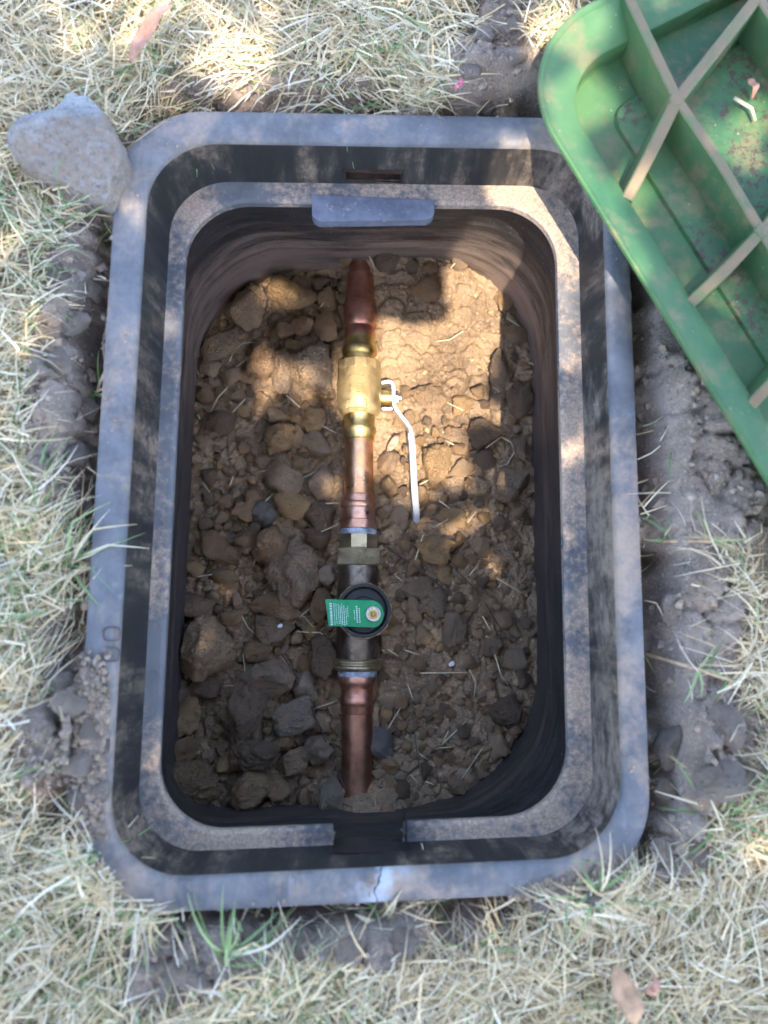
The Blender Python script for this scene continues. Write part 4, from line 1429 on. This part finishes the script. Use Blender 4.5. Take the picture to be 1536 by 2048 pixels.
dead_leaf((262, 128), (345, 5), 30, .024, M["leaf_dead"], "long folded reddish brown dead leaf on the grass behind the concrete chunk", .5)
dead_leaf((1225, 1930), (1275, 2052), 46, .020, M["leaf_pale"], "pale pinkish dead leaf lying in the straw in front of the box", .3)
dead_leaf((1292, 1985), (1310, 1950), 20, .020, M["leaf_dead"], "small reddish dead leaf beside the pale pinkish leaf", .3)
dead_leaf((775, 905), (800, 868), 14, -.266, M["leaf_dead"], "orange dead leaf scrap between the copper pipe and the lever", .3)
dead_leaf((1493, 162), (1506, 196), 16, .030, M["leaf_dead"], "orange brown leaf scrap lying inside the green lid", .3)
dead_leaf((910, 182), (926, 168), 7, .012, M["pink"], "tiny pink petal on the bare soil behind the box", .3, "petal", "petal")


# ------------------------------------------------------------------ loose straws
def straw(pts, w, z, label, group=None, name="straw", mat=None, lift=None, cat="straw"):
    out = []
    for i, (px, py) in enumerate(pts):
        p = P(px, py, z)
        zz = z if lift is None else float(lift([p[0]], [p[1]])[0]) + .004
        out.append((p[0], p[1], zz + .001 * math.sin(i * 2.1)))
    m = [out[0]]
    for a, b in zip(out, out[1:]):
        for k in range(1, 4): m.append(tuple(a[j] + (b[j] - a[j]) * k / 3 for j in range(3)))
    r = plen(w, out[0]) / 2
    rads = [r * (1 - .55 * (k / len(m)) ** 2) for k in range(len(m))]
    ob = tube(name, m, rads, mat or M["straw"], None, 5, .7)
    return tag(ob, label, cat, group)


IN_STRAW = [[(640, 600), (650, 588)], [(712, 520), (727, 495), (760, 480)], [(727, 512), (748, 545)], [(805, 465), (812, 505)], [(895, 555), (920, 528)],
            [(455, 712), (462, 685), (482, 670), (505, 668)], [(468, 722), (490, 700)], [(585, 690), (588, 712)], [(590, 725), (615, 702)], [(412, 815), (430, 780), (450, 760)],
            [(455, 820), (485, 785)], [(570, 778), (598, 802)], [(620, 826), (672, 860)], [(388, 818), (400, 842)], [(512, 935), (560, 930), (565, 922)], [(595, 952), (640, 930)],
            [(452, 962), (460, 942)], [(395, 955), (415, 982)], [(510, 1012), (543, 980)], [(630, 1001), (678, 1002)], [(618, 1068), (680, 1045)], [(362, 1154), (418, 1146)],
            [(500, 1130), (512, 1090)], [(472, 1220), (490, 1255), (505, 1270)], [(525, 1180), (528, 1222)], [(582, 1248), (618, 1216)], [(590, 1264), (640, 1266), (670, 1290)], [(605, 1232), (632, 1262)],
            [(500, 1310), (530, 1292)], [(480, 1310), (486, 1358)], [(620, 1424), (676, 1404)], [(440, 1376), (475, 1376)], [(885, 800), (925, 822)], [(890, 880), (922, 900)],
            [(970, 898), (1000, 876), (1022, 885), (1028, 905), (1015, 928), (1000, 932)], [(880, 1000), (900, 1015), (895, 1040), (865, 1055)], [(935, 1045), (955, 1020)], [(838, 970), (860, 958)],
            [(1058, 725), (1078, 736)], [(925, 665), (900, 678), (870, 680)], [(1010, 640), (1030, 652), (1045, 655)], [(830, 1122), (846, 1070)], [(792, 1152), (805, 1162)], [(842, 1182), (858, 1184)],
            [(992, 1156), (1042, 1186)], [(998, 1174), (1008, 1156)], [(940, 1150), (958, 1128)], [(965, 1232), (980, 1262)], [(988, 1305), (1000, 1350), (1016, 1370)], [(840, 1346), (932, 1344)],
            [(936, 1338), (948, 1362), (946, 1400)], [(775, 1298), (796, 1312)], [(810, 1300), (845, 1312)], [(815, 1368), (826, 1400)], [(880, 1486), (930, 1440)], [(875, 1492), (900, 1490)],
            [(918, 1552), (960, 1492)], [(838, 1505), (856, 1518)], [(820, 1546), (834, 1562)], [(850, 1560), (866, 1566)], [(775, 1455), (800, 1415)], [(895, 1460), (884, 1480)]]
for pts in IN_STRAW:
    zone, grp = clod_zone(*pts[0])
    straw(pts, 3.0, -.262, f"thin pale straw {near_clod(*pts[len(pts) // 2])}", "loose straws on the box floor", lift=lambda x, y: soil_h(x, y) + .006)
straw([(1468, 196), (1502, 218), (1512, 240)], 9, .030, "bent cream straw lying inside the green lid")
straw([(560, 1310), (600, 1370), (632, 1440), (660, 1510), (688, 1570)], 3.4, -.255, "long thin dark root crossing the clods left of the lower copper pipe", None, "root", M["root"], lambda x, y: soil_h(x, y) + .014, "root")
straw([(775, 1095), (840, 1140), (890, 1180)], 5.0, -.262, "short dark root beside the sunlit orange clods", None, "root", M["root"], lambda x, y: soil_h(x, y) + .008, "root")
straw([(905, 1130), (960, 1190), (1005, 1265), (1040, 1290)], 3.0, -.262, "thin dark root running to the right wall", None, "root", M["root"], lambda x, y: soil_h(x, y) + .006, "root")
straw([(822, 1380), (826, 1440), (832, 1500), (838, 1540)], 2.6, -.262, "thin dark green stem on the soil right of the lowest copper pipe", None, "stem", flat("dark_stem", (.06, .09, .065)), lambda x, y: soil_h(x, y) + .006, "stem")
for px, py, r, lab in ((561, 1252, 6, "white lime speck on the grey clod left of the green tag"), (905, 1328, 8, "white and grey chip of debris on the soil right of the tagged valve")):
    p = P(px, py, -.25); s = plen(r, p)
    zz = {561: -.247, 556: -.252}.get(px, float(soil_h([p[0]], [p[1]])[0]) + .003)
    p = P(px, py, zz)
    ob = bpy.data.objects.new("white_grit", CLOD_MESHES[3].copy()); COL.objects.link(ob)
    ob.data.materials[0] = M["white_bit"]; ob.location = p; ob.scale = (s, s * .8, s * .6)
    tag(ob, lab, "grit")


# ------------------------------------------------------------------ tufts and runners by the rim
def blade_obj(root, a, ang_, L, w, pitch, curl, col, name="blade"):
    base_ = np.array([a]); ob = blades(name, base_, np.array([L]), np.array([w]), np.array([ang_]), np.array([pitch]), np.array([curl]), np.array([col]), M["blade"], 7, .15)
    return into(ob, root)


def tuft(px, py, n, spread, label, aim=None, L=(.03, .07), green=.8, w=(.0016, .003), z=None, name="grass_tuft"):
    p = P(px, py, 0); zz = float(ground_h([p[0]], [p[1]])[0]) if z is None else z
    root = thing(name, label, "grass tuft", (p[0], p[1], zz), "grass tufts beside the box")
    for k in range(n):
        an = random.uniform(0, 6.28) if aim is None else aim + random.gauss(0, spread)
        c = random.choice(list(GREEN)) * 1.1 if random.random() < green else random.choice(list(STRAW))
        blade_obj(root, (p[0] + random.gauss(0, .003), p[1] + random.gauss(0, .003), zz), an, random.uniform(*L), random.uniform(*w), random.uniform(.7, 1.25), random.uniform(1.0, 1.9), tuple(c))
    return root


tuft(690, 185, 16, 1.0, "green grass tuft drooping over the middle of the back flange", -1.57, (.035, .075))
tuft(430, 190, 12, .8, "yellow straw tuft hanging over the back left corner of the rim", -1.4, (.03, .055), .1, (.0016, .0034))
tuft(380, 215, 6, .5, "few green blades reaching the rim beside the concrete chunk", -1.4, (.03, .05), .8)
tuft(155, 760, 9, 1.2, "small green sprout in the gap beside the left flange", .8, (.02, .045), .6)
tuft(120, 1130, 13, .7, "green blades leaning onto the left flange above the raised letters", .5, (.04, .08), .6)
tuft(455, 1900, 14, 1.0, "upright green sprig in front of the front flange", 1.5, (.04, .075), .7)
tuft(905, 1840, 5, .4, "two tone blades leaning onto the front flange right of its crack", 1.9, (.04, .06), .4)
tuft(1180, 1790, 14, 1.2, "dry grass tuft spilling over the front right corner of the rim", 1.7, (.03, .07), .25)
tuft(1440, 1640, 14, 1.2, "green grass tuft right of the front right corner", 1.4, (.04, .075), .85)
tuft(1500, 1330, 22, 1.4, "pale dry grass bunch right of the trailing runner", 3.0, (.03, .07), .12)
tuft(770, 1850, 5, .6, "cream straw sprig standing before the cracked part of the flange", 1.5, (.02, .04), .05, (.003, .005))
tuft(170, 1735, 10, .9, "dry and green blades crossing the front left corner of the rim", .6, (.03, .06), .4)


def runner(pts, label, w=7):
    zc = lambda p: float(ground_h([p[0]], [p[1]])[0]) + .006
    P3 = []
    for px, py in pts:
        p = P(px, py, 0); P3.append((p[0], p[1], zc(p)))
    root = thing("grass_runner", label, "grass runner", P3[0])
    m = []
    for a, b in zip(P3, P3[1:]):
        for k in range(4): m.append(tuple(a[j] + (b[j] - a[j]) * k / 4 for j in range(3)))
    m.append(P3[-1])
    o = tube("stolon", m, plen(w, P3[0]) / 2, flat("runner_stem", (.46, .32, .20), .6, .3, .0005, .3), None, 7)
    into(o, root)
    for i, q in enumerate(P3):
        for k in range(3):
            an = random.uniform(0, 6.28)
            c = random.choice(list(GREEN)) * 1.1 if i < 2 or random.random() < .4 else random.choice(list(STRAW))
            blade_obj(root, q, an, random.uniform(.015, .035), random.uniform(.0015, .0026), random.uniform(.2, .8), random.uniform(.3, 1), tuple(c), "leaf_blade")
    return root


runner([(1322, 1310), (1390, 1338), (1450, 1358), (1500, 1385)], "pale jointed grass runner trailing over the soil towards the right flange")
runner([(1345, 1078), (1410, 1085), (1460, 1105), (1485, 1115)], "short grass runner with green tips on the bare soil below the lid")


# ------------------------------------------------------------------ shade tree (out of frame): its leaves dapple the light
def lit(x, y):
    """How open the crown is above a point of the rim plane, followed along the sun."""
    v = np.zeros(len(x))
    def ell(px, py, rx, ry, w, soft=.35):
        c = P(px, py, 0); sx_ = plen(rx, c); sy_ = plen(ry, c)
        q = np.sqrt(((x - c[0]) / sx_) ** 2 + ((y - c[1]) / sy_) ** 2)
        np.maximum(v, w * sstep(1 + soft, 1 - soft * .5, q), out=v)
    ell(1030, 620, 175, 420, 1.0); ell(880, 900, 190, 290, 1.0); ell(950, 1190, 160, 150, .86)
    ell(1090, 320, 110, 90, 1.0); ell(1160, 800, 60, 330, .9)
    ell(535, 850, 125, 120, .86); ell(500, 585, 60, 55, .92)
    ell(420, 130, 170, 150, .80); ell(290, 40, 120, 90, .92); ell(60, 560, 90, 130, .55); ell(620, 40, 130, 70, .5)
    ell(1130, 150, 85, 170, 1.0); ell(1240, 420, 60, 130, .95); ell(1380, 630, 50, 110, .85); ell(1450, 290, 80, 100, 1.0); ell(1300, 60, 55, 70, .75)
    ell(250, 450, 60, 90, .5); ell(1420, 1900, 160, 110, .45); ell(700, 1960, 180, 80, .4); ell(70, 1750, 110, 120, .4)
    return v


tree = thing("shade_tree", "leafy tree rising beside the valve box, shading the lawn", "tree", (-1.45, -1.75, -.02))
n = 15000
X = RNG.uniform(-.8, .85, n); Y = RNG.uniform(-.85, .95, n)
Hh = RNG.uniform(1.35, 2.6, n)
keep = RNG.random(n) > lit(X, Y)
# leaf clump added low, in a rectangle, for a phone's straight-edged shadow
a_, b_ = P(583, 640, 0), P(992, 640, 0)
c_ = P(700, 150, 0)
blk = (X > a_[0]) & (X < b_[0]) & (Y > a_[1]) & (Y < c_[1])
keep &= ~blk
X, Y, Hh = X[keep], Y[keep], Hh[keep]
m = 1700
X2 = RNG.uniform(a_[0] + .004, b_[0] - .004, m); Y2 = RNG.uniform(a_[1] + .004, c_[1] + .05, m); H2 = RNG.uniform(1.12, 1.35, m)
m3 = 6000
X3 = RNG.normal(-.6, .9, m3); Y3 = RNG.normal(-.9, .8, m3); H3 = RNG.uniform(2.2, 3.8, m3)
far_ok = ~((np.abs(X3) < .85) & (Y3 > -.85) & (Y3 < .95))
X = np.r_[X, X2, X3[far_ok]]; Y = np.r_[Y, Y2, Y3[far_ok]]; Hh = np.r_[Hh, H2, H3[far_ok]]
small = np.r_[np.zeros(keep.sum()), np.ones(m), np.zeros(far_ok.sum())]
base_ = np.c_[X, Y, np.zeros(len(X))] + (TO_SUN / TO_SUN[2])[None] * Hh[:, None]
nl = len(base_)
d1 = RNG.normal(size=(nl, 3)); d1[:, 2] *= .45; d1 /= np.linalg.norm(d1, axis=1)[:, None]
nr = RNG.normal(size=(nl, 3)) * .55 + np.array([0, -.2, 1.0]); nr -= d1 * np.sum(nr * d1, 1)[:, None]; nr /= np.linalg.norm(nr, axis=1)[:, None]
s1 = np.cross(nr, d1)
Ls = RNG.uniform(.045, .075, nl) * np.where(small > 0, .55, 1); Ws = Ls * RNG.uniform(.26, .36, nl)
prof = [(-.5, 0, 0), (-.2, .85, .1), (.15, .9, .1), (.5, 0, -.05), (.15, -.9, .1), (-.2, -.85, .1)]
V = np.stack([base_ + d1 * (Ls * a)[:, None] + s1 * (Ws * b)[:, None] + nr * (Ws * c)[:, None] for a, b, c in prof], 1)
idx = np.arange(nl * 6).reshape(nl, 6)
Q = np.concatenate([idx[:, [0, 1, 2, 3]], idx[:, [0, 3, 4, 5]]])
col = np.repeat(np.array([(.055, .115, .035), (.075, .14, .045), (.045, .095, .03), (.10, .15, .05)])[RNG.integers(0, 4, nl)], 6, 0)
crown = np_mesh("crown", V.reshape(-1, 3), Q, M["tree_leaf"], False, col)
crown["kind"] = "stuff"
into(crown, tree)
trunk_pts = [(-1.45, -1.75, -.05), (-1.43, -1.74, .5), (-1.38, -1.70, 1.1), (-1.30, -1.62, 1.7), (-1.15, -1.5, 2.3), (-1.0, -1.35, 2.9), (-.85, -1.2, 3.4)]
into(tube("trunk", trunk_pts, [.17, .14, .125, .11, .09, .06, .03], M["bark"], None, 14), tree)


def limb(pts, r0):
    k = len(pts)
    return into(tube("limb", pts, [r0 * (1 - .85 * i / (k - 1)) for i in range(k)], M["bark"], None, 8), tree)


limb([(-1.33, -1.65, 1.5), (-.95, -1.35, 1.75), (-.55, -1.05, 1.9), (-.30, -.85, 1.95)], .05)
limb([(-1.40, -1.72, 1.0), (-1.0, -1.40, 1.25), (-.5, -.95, 1.42), (-.12, -.52, 1.30)], .028)
limb([(-1.15, -1.5, 2.3), (-.6, -1.4, 2.5), (0, -1.25, 2.55), (.5, -1.1, 2.5)], .05)
limb([(-1.25, -1.58, 1.9), (-1.1, -1.1, 2.1), (-.9, -.6, 2.15), (-.75, -.2, 2.1)], .04)
